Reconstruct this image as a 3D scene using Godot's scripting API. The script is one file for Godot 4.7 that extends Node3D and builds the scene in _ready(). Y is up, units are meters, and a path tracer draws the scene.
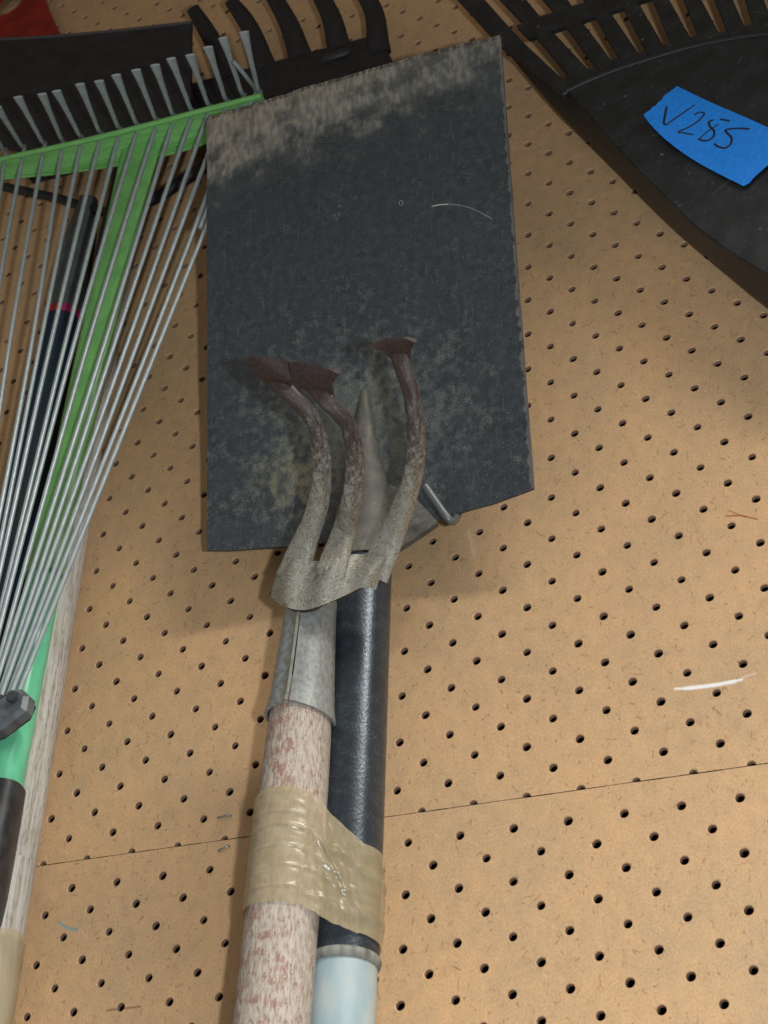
extends Node3D
# A pegboard wall hung with old garden tools, seen from below by a camera with its flash on.

const S := 0.03          # spacing of the pegboard holes
const Y0 := 1.5          # height of the seam between the two boards
var rng := RandomNumberGenerator.new()

# ---------------------------------------------------------------- helpers
func noise(sd: int, freq: float, oct := 3) -> FastNoiseLite:
	var n := FastNoiseLite.new()
	n.seed = sd
	n.noise_type = FastNoiseLite.TYPE_SIMPLEX_SMOOTH
	n.frequency = freq
	n.fractal_octaves = oct
	return n

func new_st() -> SurfaceTool:
	var st := SurfaceTool.new()
	st.begin(Mesh.PRIMITIVE_TRIANGLES)
	return st

func vert(st: SurfaceTool, p: Vector3, uv: Vector2) -> void:
	st.set_uv(uv)
	st.add_vertex(p)

func quad(st: SurfaceTool, a: Vector3, b: Vector3, c: Vector3, d: Vector3, ua := Vector2.ZERO, ub := Vector2.RIGHT, uc := Vector2.ONE, ud := Vector2.DOWN) -> void:
	# a b c d run clockwise seen from the front
	vert(st, a, ua); vert(st, b, ub); vert(st, c, uc)
	vert(st, a, ua); vert(st, c, uc); vert(st, d, ud)

func obj(called: String, st: SurfaceTool, m: Material, parent: Node = self) -> MeshInstance3D:
	st.generate_normals()
	st.generate_tangents()
	var o := MeshInstance3D.new()
	o.name = called
	o.mesh = st.commit()
	o.material_override = m
	parent.add_child(o, true)
	return o

func thing(called: String, label: String, category: String, group := "") -> Node3D:
	var o := Node3D.new()
	o.name = called
	add_child(o, true)
	tag(o, label, category, group)
	return o

func tag(o: Node, label: String, category: String, group := "") -> void:
	o.set_meta("label", label)
	o.set_meta("category", category)
	if group != "":
		o.set_meta("group", group)

func frames(path: Array, ref: Vector3) -> Array:
	# for each point: [tangent, side, front], front stays close to ref
	var out := []
	for i in path.size():
		var a: Vector3 = path[maxi(i - 1, 0)]
		var b: Vector3 = path[mini(i + 1, path.size() - 1)]
		var t := (b - a).normalized()
		var f := (ref - t * ref.dot(t)).normalized()
		var s := t.cross(f).normalized()   # path runs upwards, front to the viewer: side points right
		out.append([t, s, f])
	return out

func smooth_path(p: Array, per := 6) -> Array:
	var out := []
	for i in p.size() - 1:
		var p0: Vector3 = p[maxi(i - 1, 0)]
		var p1: Vector3 = p[i]
		var p2: Vector3 = p[i + 1]
		var p3: Vector3 = p[mini(i + 2, p.size() - 1)]
		for k in per:
			out.append(p1.cubic_interpolate(p2, p0, p3, float(k) / per))
	out.append(p[-1])
	return out

func lerp_list(v: Array, t: float) -> float:
	var x := clampf(t, 0.0, 1.0) * (v.size() - 1)
	var i := mini(int(x), v.size() - 2)
	return lerpf(v[i], v[i + 1], x - i)

func tube(st: SurfaceTool, path: Array, ws: Array, hs: Array, seg := 20, ref := Vector3(0, 0, 1), vs := 5.0, caps := true, wob: FastNoiseLite = null, wamp := 0.0, pw := 1.0) -> void:
	# elliptic tube: ws half widths, hs half thicknesses along the path; pw < 1 squares the section
	var fr := frames(path, ref)
	var n := path.size()
	var rings := []
	var lens := [0.0]
	for i in range(1, n):
		lens.append(lens[i - 1] + (path[i] as Vector3).distance_to(path[i - 1]))
	for i in n:
		var t: float = lens[i] / lens[n - 1]
		var w := lerp_list(ws, t)
		var h := lerp_list(hs, t)
		var ring := []
		for k in seg + 1:
			var a := TAU * k / seg + PI
			var cx := sin(a)
			var cz := cos(a)
			if pw != 1.0:
				cx = signf(cx) * pow(absf(cx), pw)
				cz = signf(cz) * pow(absf(cz), pw)
			var p: Vector3 = path[i] + fr[i][1] * cx * w + fr[i][2] * cz * h
			if wob:
				var kk := k % seg
				var ang := TAU * kk / seg
				var nn := wob.get_noise_3d(cos(ang) * 3.0, sin(ang) * 3.0, lens[i] * 100.0)
				p += (fr[i][1] * cx + fr[i][2] * cz) * nn * wamp
			ring.append(p)
		rings.append(ring)
	for i in n - 1:
		for k in seg:
			var va: float = lens[i] * vs
			var vb: float = lens[i + 1] * vs
			quad(st, rings[i + 1][k], rings[i + 1][k + 1], rings[i][k + 1], rings[i][k],
				Vector2(float(k) / seg, vb), Vector2(float(k + 1) / seg, vb), Vector2(float(k + 1) / seg, va), Vector2(float(k) / seg, va))
	if caps:
		st.set_smooth_group(7)
		for e in [0, n - 1]:
			var ev: float = lens[e] * vs - (.004 if e > 0 else -.004)
			for k in seg:
				var a1: Vector3 = rings[e][k]
				var b1: Vector3 = rings[e][k + 1]
				if e == 0:
					vert(st, path[e], Vector2(.5, ev)); vert(st, a1, Vector2(.4, ev)); vert(st, b1, Vector2(.5, ev + .01))
				else:
					vert(st, path[e], Vector2(.5, ev)); vert(st, b1, Vector2(.4, ev)); vert(st, a1, Vector2(.5, ev - .01))
		st.set_smooth_group(0)

func slab(st: SurfaceTool, g: Array, thick: float, uvr := Rect2(0, 0, 1, 1)) -> void:
	# g: rows from bottom to top, each from left to right, front face; thickness goes backwards
	var nr := g.size()
	var nc: int = g[0].size()
	var back := []
	for r in nr:
		var row := []
		for c in nc:
			var dx: Vector3 = g[r][mini(c + 1, nc - 1)] - g[r][maxi(c - 1, 0)]
			var dy: Vector3 = g[mini(r + 1, nr - 1)][c] - g[maxi(r - 1, 0)][c]
			row.append(g[r][c] - dx.cross(dy).normalized() * thick)
		back.append(row)
	for r in nr - 1:
		for c in nc - 1:
			var u0 := uvr.position.x + uvr.size.x * c / (nc - 1)
			var u1 := uvr.position.x + uvr.size.x * (c + 1) / (nc - 1)
			var v0 := uvr.position.y + uvr.size.y * (1.0 - float(r) / (nr - 1))
			var v1 := uvr.position.y + uvr.size.y * (1.0 - float(r + 1) / (nr - 1))
			quad(st, g[r + 1][c], g[r + 1][c + 1], g[r][c + 1], g[r][c], Vector2(u0, v1), Vector2(u1, v1), Vector2(u1, v0), Vector2(u0, v0))
			st.set_smooth_group(2)
			quad(st, back[r][c], back[r][c + 1], back[r + 1][c + 1], back[r + 1][c], Vector2(u0, v0), Vector2(u1, v0), Vector2(u1, v1), Vector2(u0, v1))
			st.set_smooth_group(0)
	st.set_smooth_group(3)
	for c in nc - 1:
		var u0 := uvr.position.x + uvr.size.x * c / (nc - 1)
		quad(st, g[0][c], g[0][c + 1], back[0][c + 1], back[0][c], Vector2(u0, .995), Vector2(u0 + .01, .995), Vector2(u0 + .01, 1), Vector2(u0, 1))
		quad(st, back[nr - 1][c], back[nr - 1][c + 1], g[nr - 1][c + 1], g[nr - 1][c], Vector2(u0, 0), Vector2(u0 + .01, 0), Vector2(u0 + .01, .005), Vector2(u0, .005))
	st.set_smooth_group(4)
	for r in nr - 1:
		var v0 := uvr.position.y + uvr.size.y * (1.0 - float(r) / (nr - 1))
		quad(st, back[r + 1][0], g[r + 1][0], g[r][0], back[r][0], Vector2(0, v0), Vector2(.005, v0), Vector2(.005, v0 - .01), Vector2(0, v0 - .01))
		quad(st, g[r + 1][nc - 1], back[r + 1][nc - 1], back[r][nc - 1], g[r][nc - 1], Vector2(.995, v0), Vector2(1, v0), Vector2(1, v0 - .01), Vector2(.995, v0 - .01))
	st.set_smooth_group(0)

func plate(st: SurfaceTool, outline: Array, z: float, thick: float, uvs := 5.0, bevel := 0.0) -> void:
	# a flat plate parallel to the wall, front face at z; outline in world x, y
	var poly := PackedVector2Array()
	for p in outline:
		poly.append(Vector2(p.x, p.y))
	if Geometry2D.is_polygon_clockwise(poly):
		poly.reverse()
	var inner := poly
	if bevel > 0.0:
		inner = PackedVector2Array()
		var nn := poly.size()
		for i in nn:
			var e1 := (poly[i] - poly[(i + nn - 1) % nn]).normalized()
			var e2 := (poly[(i + 1) % nn] - poly[i]).normalized()
			var n1 := Vector2(-e1.y, e1.x)
			var n2 := Vector2(-e2.y, e2.x)
			var m := (n1 + n2).normalized()
			inner.append(poly[i] + m * bevel / maxf(m.dot(n1), .4))
	var tri := Geometry2D.triangulate_polygon(inner)
	st.set_smooth_group(-1)
	for i in range(0, tri.size(), 3):
		var a := inner[tri[i]]
		var b := inner[tri[i + 1]]
		var c := inner[tri[i + 2]]
		if (b - a).cross(c - a) > 0.0:
			var q := b
			b = c
			c = q
		for p in [a, b, c]:
			vert(st, Vector3(p.x, p.y, z), p * uvs)
		for p in [a, c, b]:
			vert(st, Vector3(p.x, p.y, z - thick), p * uvs)
	var n := poly.size()
	for i in n:
		var a := poly[i]
		var b := poly[(i + 1) % n]
		var ia := inner[i]
		var ib := inner[(i + 1) % n]
		if bevel > 0.0:
			quad(st, Vector3(ia.x, ia.y, z), Vector3(ib.x, ib.y, z), Vector3(b.x, b.y, z - bevel), Vector3(a.x, a.y, z - bevel), ia * uvs, ib * uvs, b * uvs, a * uvs)
			quad(st, Vector3(a.x, a.y, z - thick), Vector3(b.x, b.y, z - thick), Vector3(ib.x, ib.y, z - thick), Vector3(ia.x, ia.y, z - thick), a * uvs, b * uvs, ib * uvs, ia * uvs)
		quad(st, Vector3(a.x, a.y, z - bevel), Vector3(b.x, b.y, z - bevel), Vector3(b.x, b.y, z - thick), Vector3(a.x, a.y, z - thick), a * uvs, b * uvs, b * uvs, a * uvs)
	st.set_smooth_group(0)

func mat(c: Color, rough := 0.6, metal := 0.0) -> StandardMaterial3D:
	var m := StandardMaterial3D.new()
	m.albedo_color = c
	m.roughness = rough
	m.metallic = metal
	return m

func tex(img: Image) -> ImageTexture:
	img.generate_mipmaps()
	return ImageTexture.create_from_image(img)

func tmat(img: Image, rough: float, metal := 0.0) -> StandardMaterial3D:
	var m := mat(Color.WHITE, rough, metal)
	m.albedo_texture = tex(img)
	return m

func bump(m: StandardMaterial3D, sd: int, freq: float, strength: float, size := 512, oct := 4) -> void:
	var n := noise(sd, freq, oct)
	var img := n.get_seamless_image(size, size)
	img.convert(Image.FORMAT_RGBA8)
	img.bump_map_to_normal_map(strength)
	m.normal_enabled = true
	m.normal_texture = tex(img)

func paint(w: int, h: int, f: Callable) -> Image:
	var img := Image.create(w, h, false, Image.FORMAT_RGB8)
	for y in h:
		for x in w:
			img.set_pixel(x, y, f.call(x, y))
	return img

func loop_noise(n: FastNoiseLite, u: float, r: float, v: float) -> float:
	return n.get_noise_3d(cos(u * TAU) * r, sin(u * TAU) * r, v)

func stroke(img: Image, pts: Array, r: float, c: Color, op := 1.0) -> void:
	for i in pts.size() - 1:
		var a: Vector2 = pts[i]
		var b: Vector2 = pts[i + 1]
		var n := maxi(int(a.distance_to(b) / maxf(r * .4, .5)), 1)
		for k in n + 1:
			dot(img, a.lerp(b, float(k) / n), r, c, op)

func dot(img: Image, p: Vector2, r: float, c: Color, op := 1.0) -> void:
	for y in range(int(p.y - r - 1), int(p.y + r + 2)):
		for x in range(int(p.x - r - 1), int(p.x + r + 2)):
			if x < 0 or y < 0 or x >= img.get_width() or y >= img.get_height():
				continue
			var a := clampf(r + .5 - Vector2(x, y).distance_to(p), 0, 1) * op
			if a > 0.0:
				img.set_pixel(x, y, img.get_pixel(x, y).lerp(c, a))

# ---------------------------------------------------------------- pegboard
const BX := -0.52
const BY := 1.32
const BW := 0.80
const BH := 1.13
const X0 := -0.62     # extent of the boards
const X1 := 0.34
func board_uv(p: Vector2) -> Vector2:
	return Vector2((p.x - BX) / BW, 1.0 - (p.y - BY) / BH)

func board_image() -> Image:
	var w := 2048
	var h := 2048
	var fine := noise(11, .3, 3).get_image(w, h, false, false, true).get_data()
	var mid := noise(12, .035, 4).get_image(w, h, false, false, true).get_data()
	var big := noise(13, .0045, 3).get_image(w, h, false, false, true).get_data()
	var data := PackedByteArray()
	data.resize(w * h * 3)
	for i in w * h:
		var f := fine[i] / 255.0 - .5
		var m := mid[i] / 255.0 - .5
		var b := big[i] / 255.0 - .5
		var k := 1.0 + f * .2 + m * .09 + b * .09
		var warm := m * .03 + b * .035
		data[i * 3] = clampi(int(187 * k), 0, 255)
		data[i * 3 + 1] = clampi(int(152 * k * (1.0 - warm)), 0, 255)
		data[i * 3 + 2] = clampi(int(113 * k * (1.0 - warm * 2.0)), 0, 255)
	var img := Image.create_from_data(w, h, false, Image.FORMAT_RGB8, data)
	rng.seed = 5
	# fibres pressed into the board: short curly dark and pale strands
	for i in 26000:
		var p := Vector2(rng.randf() * w, rng.randf() * h)
		var a := rng.randf() * TAU
		var l := rng.randf_range(2, 7) if i % 9 else rng.randf_range(7, 17)
		var bend := rng.randfn() * .07
		var pts := [p]
		for k in 5:
			p += Vector2.from_angle(a) * l / 5.0
			a += bend * l * .2
			pts.append(p)
		var dark := rng.randf() < .62
		var c := Color(.37, .23, .12) if dark else Color(.86, .75, .57)
		if dark and rng.randf() < .12:
			c = Color(.36, .13, .07)
		stroke(img, pts, rng.randf_range(.15, .5), c, rng.randf_range(.05, .34))
	for i in 1500:
		dot(img, Vector2(rng.randf() * w, rng.randf() * h), rng.randf_range(.3, 1.0), Color(.3, .19, .1), rng.randf_range(.2, .7))
	# hand smudges: many small faint touches along a wandering line
	for i in 34:
		var p := Vector2(rng.randf() * w, rng.randf() * h)
		var a := rng.randf() * TAU
		for k in 14:
			p += Vector2.from_angle(a) * rng.randf_range(4, 12)
			a += rng.randfn() * .6
			dot(img, p + Vector2(rng.randfn(), rng.randfn()) * 6.0, rng.randf_range(2, 7), Color(.45, .33, .22), rng.randf_range(.015, .05))
	# chalk streak, a faint second stroke, a blue pen mark and a rusty scratch
	var q := func(v: Vector3) -> Vector2:
		return board_uv(Vector2(v.x, v.y)) * Vector2(w, h)
	stroke(img, [q.call(Vector3(0.1427, 1.5516, 0.0000)), q.call(Vector3(0.1513, 1.5503, 0.0000)), q.call(Vector3(0.1631, 1.5500, 0.0000)), q.call(Vector3(0.1791, 1.5508, 0.0000))], 1.3, Color(.9, .9, .9), .4)
	stroke(img, [q.call(Vector3(0.1480, 1.5509, 0.0000)), q.call(Vector3(0.1631, 1.5500, 0.0000)), q.call(Vector3(0.1753, 1.5502, 0.0000))], 2.4, Color(.9, .9, .9), .3)
	stroke(img, [q.call(Vector3(0.1791, 1.5520, 0.0000)), q.call(Vector3(0.1866, 1.5531, 0.0000))], 1.2, Color(.85, .75, .68), .2)
	stroke(img, [q.call(Vector3(-0.2222, 1.4631, 0.0000)), q.call(Vector3(-0.2161, 1.4587, 0.0000)), q.call(Vector3(-0.2083, 1.4561, 0.0000))], 1.3, Color(.4, .58, .66), .25)
	stroke(img, [q.call(Vector3(0.1771, 1.6573, 0.0000)), q.call(Vector3(0.1855, 1.6560, 0.0000)), q.call(Vector3(0.1947, 1.6511, 0.0000))], .8, Color(.5, .2, .1), .35)
	stroke(img, [q.call(Vector3(0.1790, 1.6610, 0.0000)), q.call(Vector3(0.1882, 1.6540, 0.0000))], .6, Color(.5, .2, .1), .3)
	stroke(img, [q.call(Vector3(-0.1810, 1.4069, 0.0000)), q.call(Vector3(-0.1598, 1.4071, 0.0000))], .7, Color(.36, .22, .12), .3)
	stroke(img, [q.call(Vector3(0.0228, 1.6830, 0.0000)), q.call(Vector3(0.0271, 1.6630, 0.0000))], 3.5, Color(.8, .72, .62), .14)
	return img

func cell(face: SurfaceTool, rim: SurfaceTool, bore: SurfaceTool, c: Vector2, x0: float, x1: float, y0: float, y1: float, r: float) -> void:
	# one rectangle of the board with a round drilled hole; y0 == c.y cuts it to a half
	var half := absf(y0 - c.y) < 1e-6
	var seg := 16
	var pr := [r + rng.randf_range(.00025, .0006), r + .00015, r, r * .97]
	var pz := [0.0, -.0002, -.0007, -.0032]
	var first := 0
	var last := seg
	var corner := []
	if half:
		last = 8
	for k in range(first, last):
		var a0 := TAU * k / seg
		var a1 := TAU * (k + 1) / seg
		var d0 := Vector2.from_angle(a0)
		var d1 := Vector2.from_angle(a1)
		var e0 := edge(c, d0, x0, x1, y0, y1)
		var e1 := edge(c, d1, x0, x1, y0, y1)
		var i0: Vector2 = c + d0 * pr[0]
		var i1: Vector2 = c + d1 * pr[0]
		tri2(face, i0, e0, e1)
		tri2(face, i0, e1, i1)
		if e0.x != e1.x and e0.y != e1.y:      # a corner lies between
			var cx := x1 if (d0.x + d1.x) > 0 else x0
			var cy := y1 if (d0.y + d1.y) > 0 else y0
			tri2(face, e0, Vector2(cx, cy), e1)
		for j in 3:
			var a: Vector2 = c + d0 * pr[j]
			var b: Vector2 = c + d1 * pr[j]
			var f: Vector2 = c + d1 * pr[j + 1]
			var g: Vector2 = c + d0 * pr[j + 1]
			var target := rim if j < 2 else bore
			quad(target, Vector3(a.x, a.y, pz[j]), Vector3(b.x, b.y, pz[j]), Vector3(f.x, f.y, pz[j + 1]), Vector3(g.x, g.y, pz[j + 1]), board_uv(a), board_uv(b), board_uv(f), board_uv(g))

func edge(c: Vector2, d: Vector2, x0: float, x1: float, y0: float, y1: float) -> Vector2:
	var t := INF
	var p := c
	if absf(d.x) > 1e-7:
		t = ((x1 if d.x > 0 else x0) - c.x) / d.x
	if absf(d.y) > 1e-7:
		var ty := ((y1 if d.y > 0 else y0) - c.y) / d.y
		if ty < t:
			return Vector2(c.x + d.x * ty, y1 if d.y > 0 else y0)
	return Vector2(x1 if d.x > 0 else x0, c.y + d.y * t)

func tri2(st: SurfaceTool, a: Vector2, b: Vector2, c: Vector2) -> void:
	var q := [a, b, c]
	var cr := (b - a).cross(c - a)
	if absf(cr) < 1e-12:
		return
	if cr > 0:
		q = [a, c, b]
	for p in q:
		vert(st, Vector3(p.x, p.y, 0), board_uv(p))

func boards() -> void:
	var fm := tmat(board_image(), .62)
	bump(fm, 21, .06, 1.1, 1024)
	fm.normal_scale = .35
	var rm := fm
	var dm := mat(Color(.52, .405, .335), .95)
	var nr := noise(31, .4, 2)
	rng.seed = 8
	for which in 2:
		var face := new_st()
		var rim := new_st()
		var bore := new_st()
		var off := Vector2(0, Y0) if which == 0 else Vector2(.265 * S, Y0 - .075 * S)
		var rows := range(0, 68) if which == 0 else range(1, 17)
		for r in rows:
			var sh: float = .5 * S * (r % 2)
			var y: float = off.y + (r if which == 0 else -r) * .5 * S
			for i in range(-20, 11):
				var x: float = off.x + i * S + (sh if which == 0 else -sh)
				if x < X0 + .02 or x > X1 - .02:
					continue
				var y0 := y - .25 * S
				if which == 0 and r == 0:
					y0 = y
				cell(face, rim, bore, Vector2(x, y), x - .5 * S, x + .5 * S, y0, y + .25 * S, .00238 * (1.0 + rng.randf_range(-.05, .06)))
		if which == 1:
			var yt := Y0 - .0005
			var yb := off.y - .25 * S
			var xs := 40
			for k in xs:     # the plain strip above the first row of holes, its sawn edge a little ragged
				var xa := X0 + .03 + (X1 - X0 - .06) * k / xs
				var xb := X0 + .03 + (X1 - X0 - .06) * (k + 1) / xs
				var ja := nr.get_noise_1d(xa * 60.0) * .0003
				var jb := nr.get_noise_1d(xb * 60.0) * .0003
				quad(face, Vector3(xa, yt + ja, 0), Vector3(xb, yt + jb, 0), Vector3(xb, yb, 0), Vector3(xa, yb, 0), board_uv(Vector2(xa, yt)), board_uv(Vector2(xb, yt)), board_uv(Vector2(xb, yb)), board_uv(Vector2(xa, yb)))
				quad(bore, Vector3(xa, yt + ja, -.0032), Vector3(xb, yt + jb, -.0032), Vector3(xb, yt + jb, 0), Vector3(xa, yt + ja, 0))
		else:
			for i in range(-20, 11):
				var x := off.x + i * S
				if x < X0 + .02 or x > X1 - .02:
					continue
				for s in [-1.0, 1.0]:
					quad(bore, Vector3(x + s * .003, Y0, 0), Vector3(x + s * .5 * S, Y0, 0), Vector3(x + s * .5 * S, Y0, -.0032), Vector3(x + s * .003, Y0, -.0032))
		face.generate_normals()
		face.generate_tangents()
		rim.generate_normals()
		rim.generate_tangents()
		var mesh := face.commit()
		rim.commit(mesh)
		bore.generate_normals()
		bore.generate_tangents()
		bore.commit(mesh)
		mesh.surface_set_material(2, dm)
		mesh.surface_set_material(0, fm)
		mesh.surface_set_material(1, rm)
		var o := MeshInstance3D.new()
		o.name = "pegboard_panel"
		o.mesh = mesh
		add_child(o, true)
		o.set_meta("kind", "structure")
		o.set_meta("label", ["large upper pegboard panel above the seam, tan hardboard with rows of holes", "lower pegboard panel below the seam, tan hardboard with rows of holes"][which])
		o.set_meta("category", "pegboard")
	var b := new_st()
	quad(b, Vector3(-.9, 2.8, -.032), Vector3(.7, 2.8, -.032), Vector3(.7, 1.0, -.032), Vector3(-.9, 1.0, -.032))
	var bk := obj("backing_wall", b, mat(Color(.25, .2, .18), .9))
	bk.set_meta("kind", "structure")
	# two staples beside the seam
	for k in 2:
		var st := new_st()
		var p0: Vector3 = [Vector3(-0.1249, 1.5140, 0.0008), Vector3(-0.1218, 1.4931, 0.0008)][k]
		var p1: Vector3 = [Vector3(-0.1173, 1.5141, 0.0008), Vector3(-0.1160, 1.4951, 0.0008)][k]
		var d := (p1 - p0).normalized()
		tube(st, [p0 - Vector3(0, 0, .003), p0, p0 + d * .0008 + Vector3(0, 0, .0004), p1 - d * .0008 + Vector3(0, 0, .0004), p1, p1 - Vector3(0, 0, .003)], [.0009, .0009], [.0005, .0005], 8, Vector3(0, .7, .7))
		var o := obj("staple", st, mat(Color(.62, .64, .67), .3, .9))
		tag(o, ["small bright staple in the pegboard just above the seam", "small bent staple in the pegboard just below the seam"][k], "staple", "staples beside the seam")

# ---------------------------------------------------------------- spade
func blade_image() -> Image:
	var w := 640
	var h := 1024
	var n1 := noise(41, .04, 5)
	var n2 := noise(42, .3, 3)
	var n3 := noise(43, .012, 3)
	var n4 := noise(44, .06, 4)
	var n5 := noise(45, .5, 1)
	var img := paint(w, h, func(x: int, y: int):
		var s := float(x) / w
		var t := 1.0 - float(y) / h
		var a := n1.get_noise_2d(x, y)
		var f := n2.get_noise_2d(x, y)
		var b := n3.get_noise_2d(x, y)
		var c := Color(.168, .193, .212)
		c = c.lerp(Color(.222, .248, .266), clampf(.5 + a * .9, 0, 1) * .7)
		c = c.lerp(Color(.12, .14, .145), clampf(b * 1.8, 0, 1) * .6)
		# pale speckle of worn paint
		var sp := clampf((f * .9 + a * .3 - .24 + b * .5) * 3.0, 0, 1) * clampf(.55 + b * 2.0, 0.1, 1)
		c = c.lerp(Color(.45, .5, .51), sp * .42)
		# dried clay on the lower half round the socket
		var q := Vector2((s - .47) / .36, (t - .2) / .2).length()
		var g := clampf((1.1 - q + a * .7 + b * .7 + f * .3) * 1.2, 0, 1)
		c = c.lerp(Color(.42, .44, .42), g * (.5 + f * .6))
		var g2 := clampf((.75 - Vector2((s - .3) / .16, (t - .13) / .09).length() + a * 1.3) * 1.1, 0, 1)
		c = c.lerp(Color(.46, .44, .35), g2 * (.6 + f * .5))
		var g3 := clampf((.7 - Vector2((s - .53) / .12, (t - .25) / .13).length() + a * 1.2) * 1.1, 0, 1)
		c = c.lerp(Color(.46, .45, .39), g3 * (.55 + f * .5))
		# bare, sandy worn tip
		var st := n4.get_noise_2d(x * 1.3, y * .45)
		var line := .85 + .06 * s + st * .012 + a * .05 + b * .09
		var wear := smoothstep(0.0, 1.0, clampf((t - line + .075) * 6.0 + f * .4, 0, 1))
		var tan := Color(.6, .575, .52).lerp(Color(.44, .43, .41), clampf(.45 + st * 1.5 + f * .7, 0, 1))
		tan = tan.lerp(Color(.36, .34, .31), clampf((b * 1.6 + a - .1) * 1.6, 0, 1) * .6)
		tan = tan.lerp(Color(.69, .62, .49), clampf((.75 - s) * .6 + a, 0, 1) * .5)
		c = c.lerp(tan, wear * (.9 - .35 * clampf((s - .55) * 2.5, 0, 1) * clampf(.6 + f * 2.0, 0, 1)))
		if t > .992 and st + f > -.1:
			c = c.lerp(Color(.2, .18, .16), .6)
		# bright worn right rim
		if s > .992 - a * .012:
			c = c.lerp(Color(.55, .5, .47), .45)
		return c * (1.0 + n5.get_noise_2d(x, y) * .16))
	rng.seed = 77
	for i in 5200:
		var p := Vector2(rng.randf() * w, rng.randf_range(.1, 1.0) * h)
		dot(img, p, rng.randf_range(.2, .9), Color(.62, .65, .64), rng.randf_range(.15, .7))
	for i in 3600:
		var p := Vector2(rng.randf() * w, (1.0 - pow(rng.randf(), 1.5) * .62) * h)
		dot(img, p, rng.randf_range(.3, 1.1), Color(.58, .62, .62), rng.randf_range(.12, .55))
	for i in 260:
		var p := Vector2(rng.randf() * w, rng.randf() * h)
		stroke(img, [p, p + Vector2(rng.randf_range(-5, 5), rng.randf_range(4, 34))], .4, Color(.6, .62, .6), rng.randf_range(.05, .3))
	for i in 420:      # scrapes along the working direction
		var p := Vector2(rng.randf() * w, rng.randf() * h)
		var l := rng.randf_range(15, 110)
		stroke(img, [p, p + Vector2(rng.randfn() * l * .06, l)], rng.randf_range(.2, .6), Color(.55, .57, .56) if rng.randf() < .6 else Color(.07, .08, .09), rng.randf_range(.03, .14))
	for i in 900:      # dried mud smeared round the socket
		var p := Vector2(w * .47 + rng.randfn() * 120, h * .83 + rng.randfn() * 75)
		dot(img, p, rng.randf_range(2, 11), Color(.47, .46, .4) if rng.randf() < .7 else Color(.5, .45, .33), rng.randf_range(.02, .1))
	for i in 260:
		var p := Vector2(w * .26 + rng.randfn() * 42, h * .87 + rng.randfn() * 30)
		dot(img, p, rng.randf_range(2, 8), Color(.52, .48, .36), rng.randf_range(.04, .16))
	# curved scrape and a little ring
	var arc := []
	for k in 12:
		var t := k / 11.0
		arc.append(Vector2(480 + 118 * t, 372 + 66 * t * t + 2 * t))
	stroke(img, arc, .7, Color(.6, .64, .63), .45)
	stroke(img, arc.slice(0, 4), 1.3, Color(.7, .72, .7), .4)
	var ring := []
	for k in 11:
		ring.append(Vector2(417, 346) + Vector2.from_angle(TAU * k / 10.0) * Vector2(4, 6))
	stroke(img, ring, .9, Color(.55, .56, .52), .4)
	for k in 26:
		dot(img, Vector2(300 + rng.randfn() * 22, 320 + rng.randfn() * 26), rng.randf_range(1, 4), Color(.5, .52, .5), .25)
	return img

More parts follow.
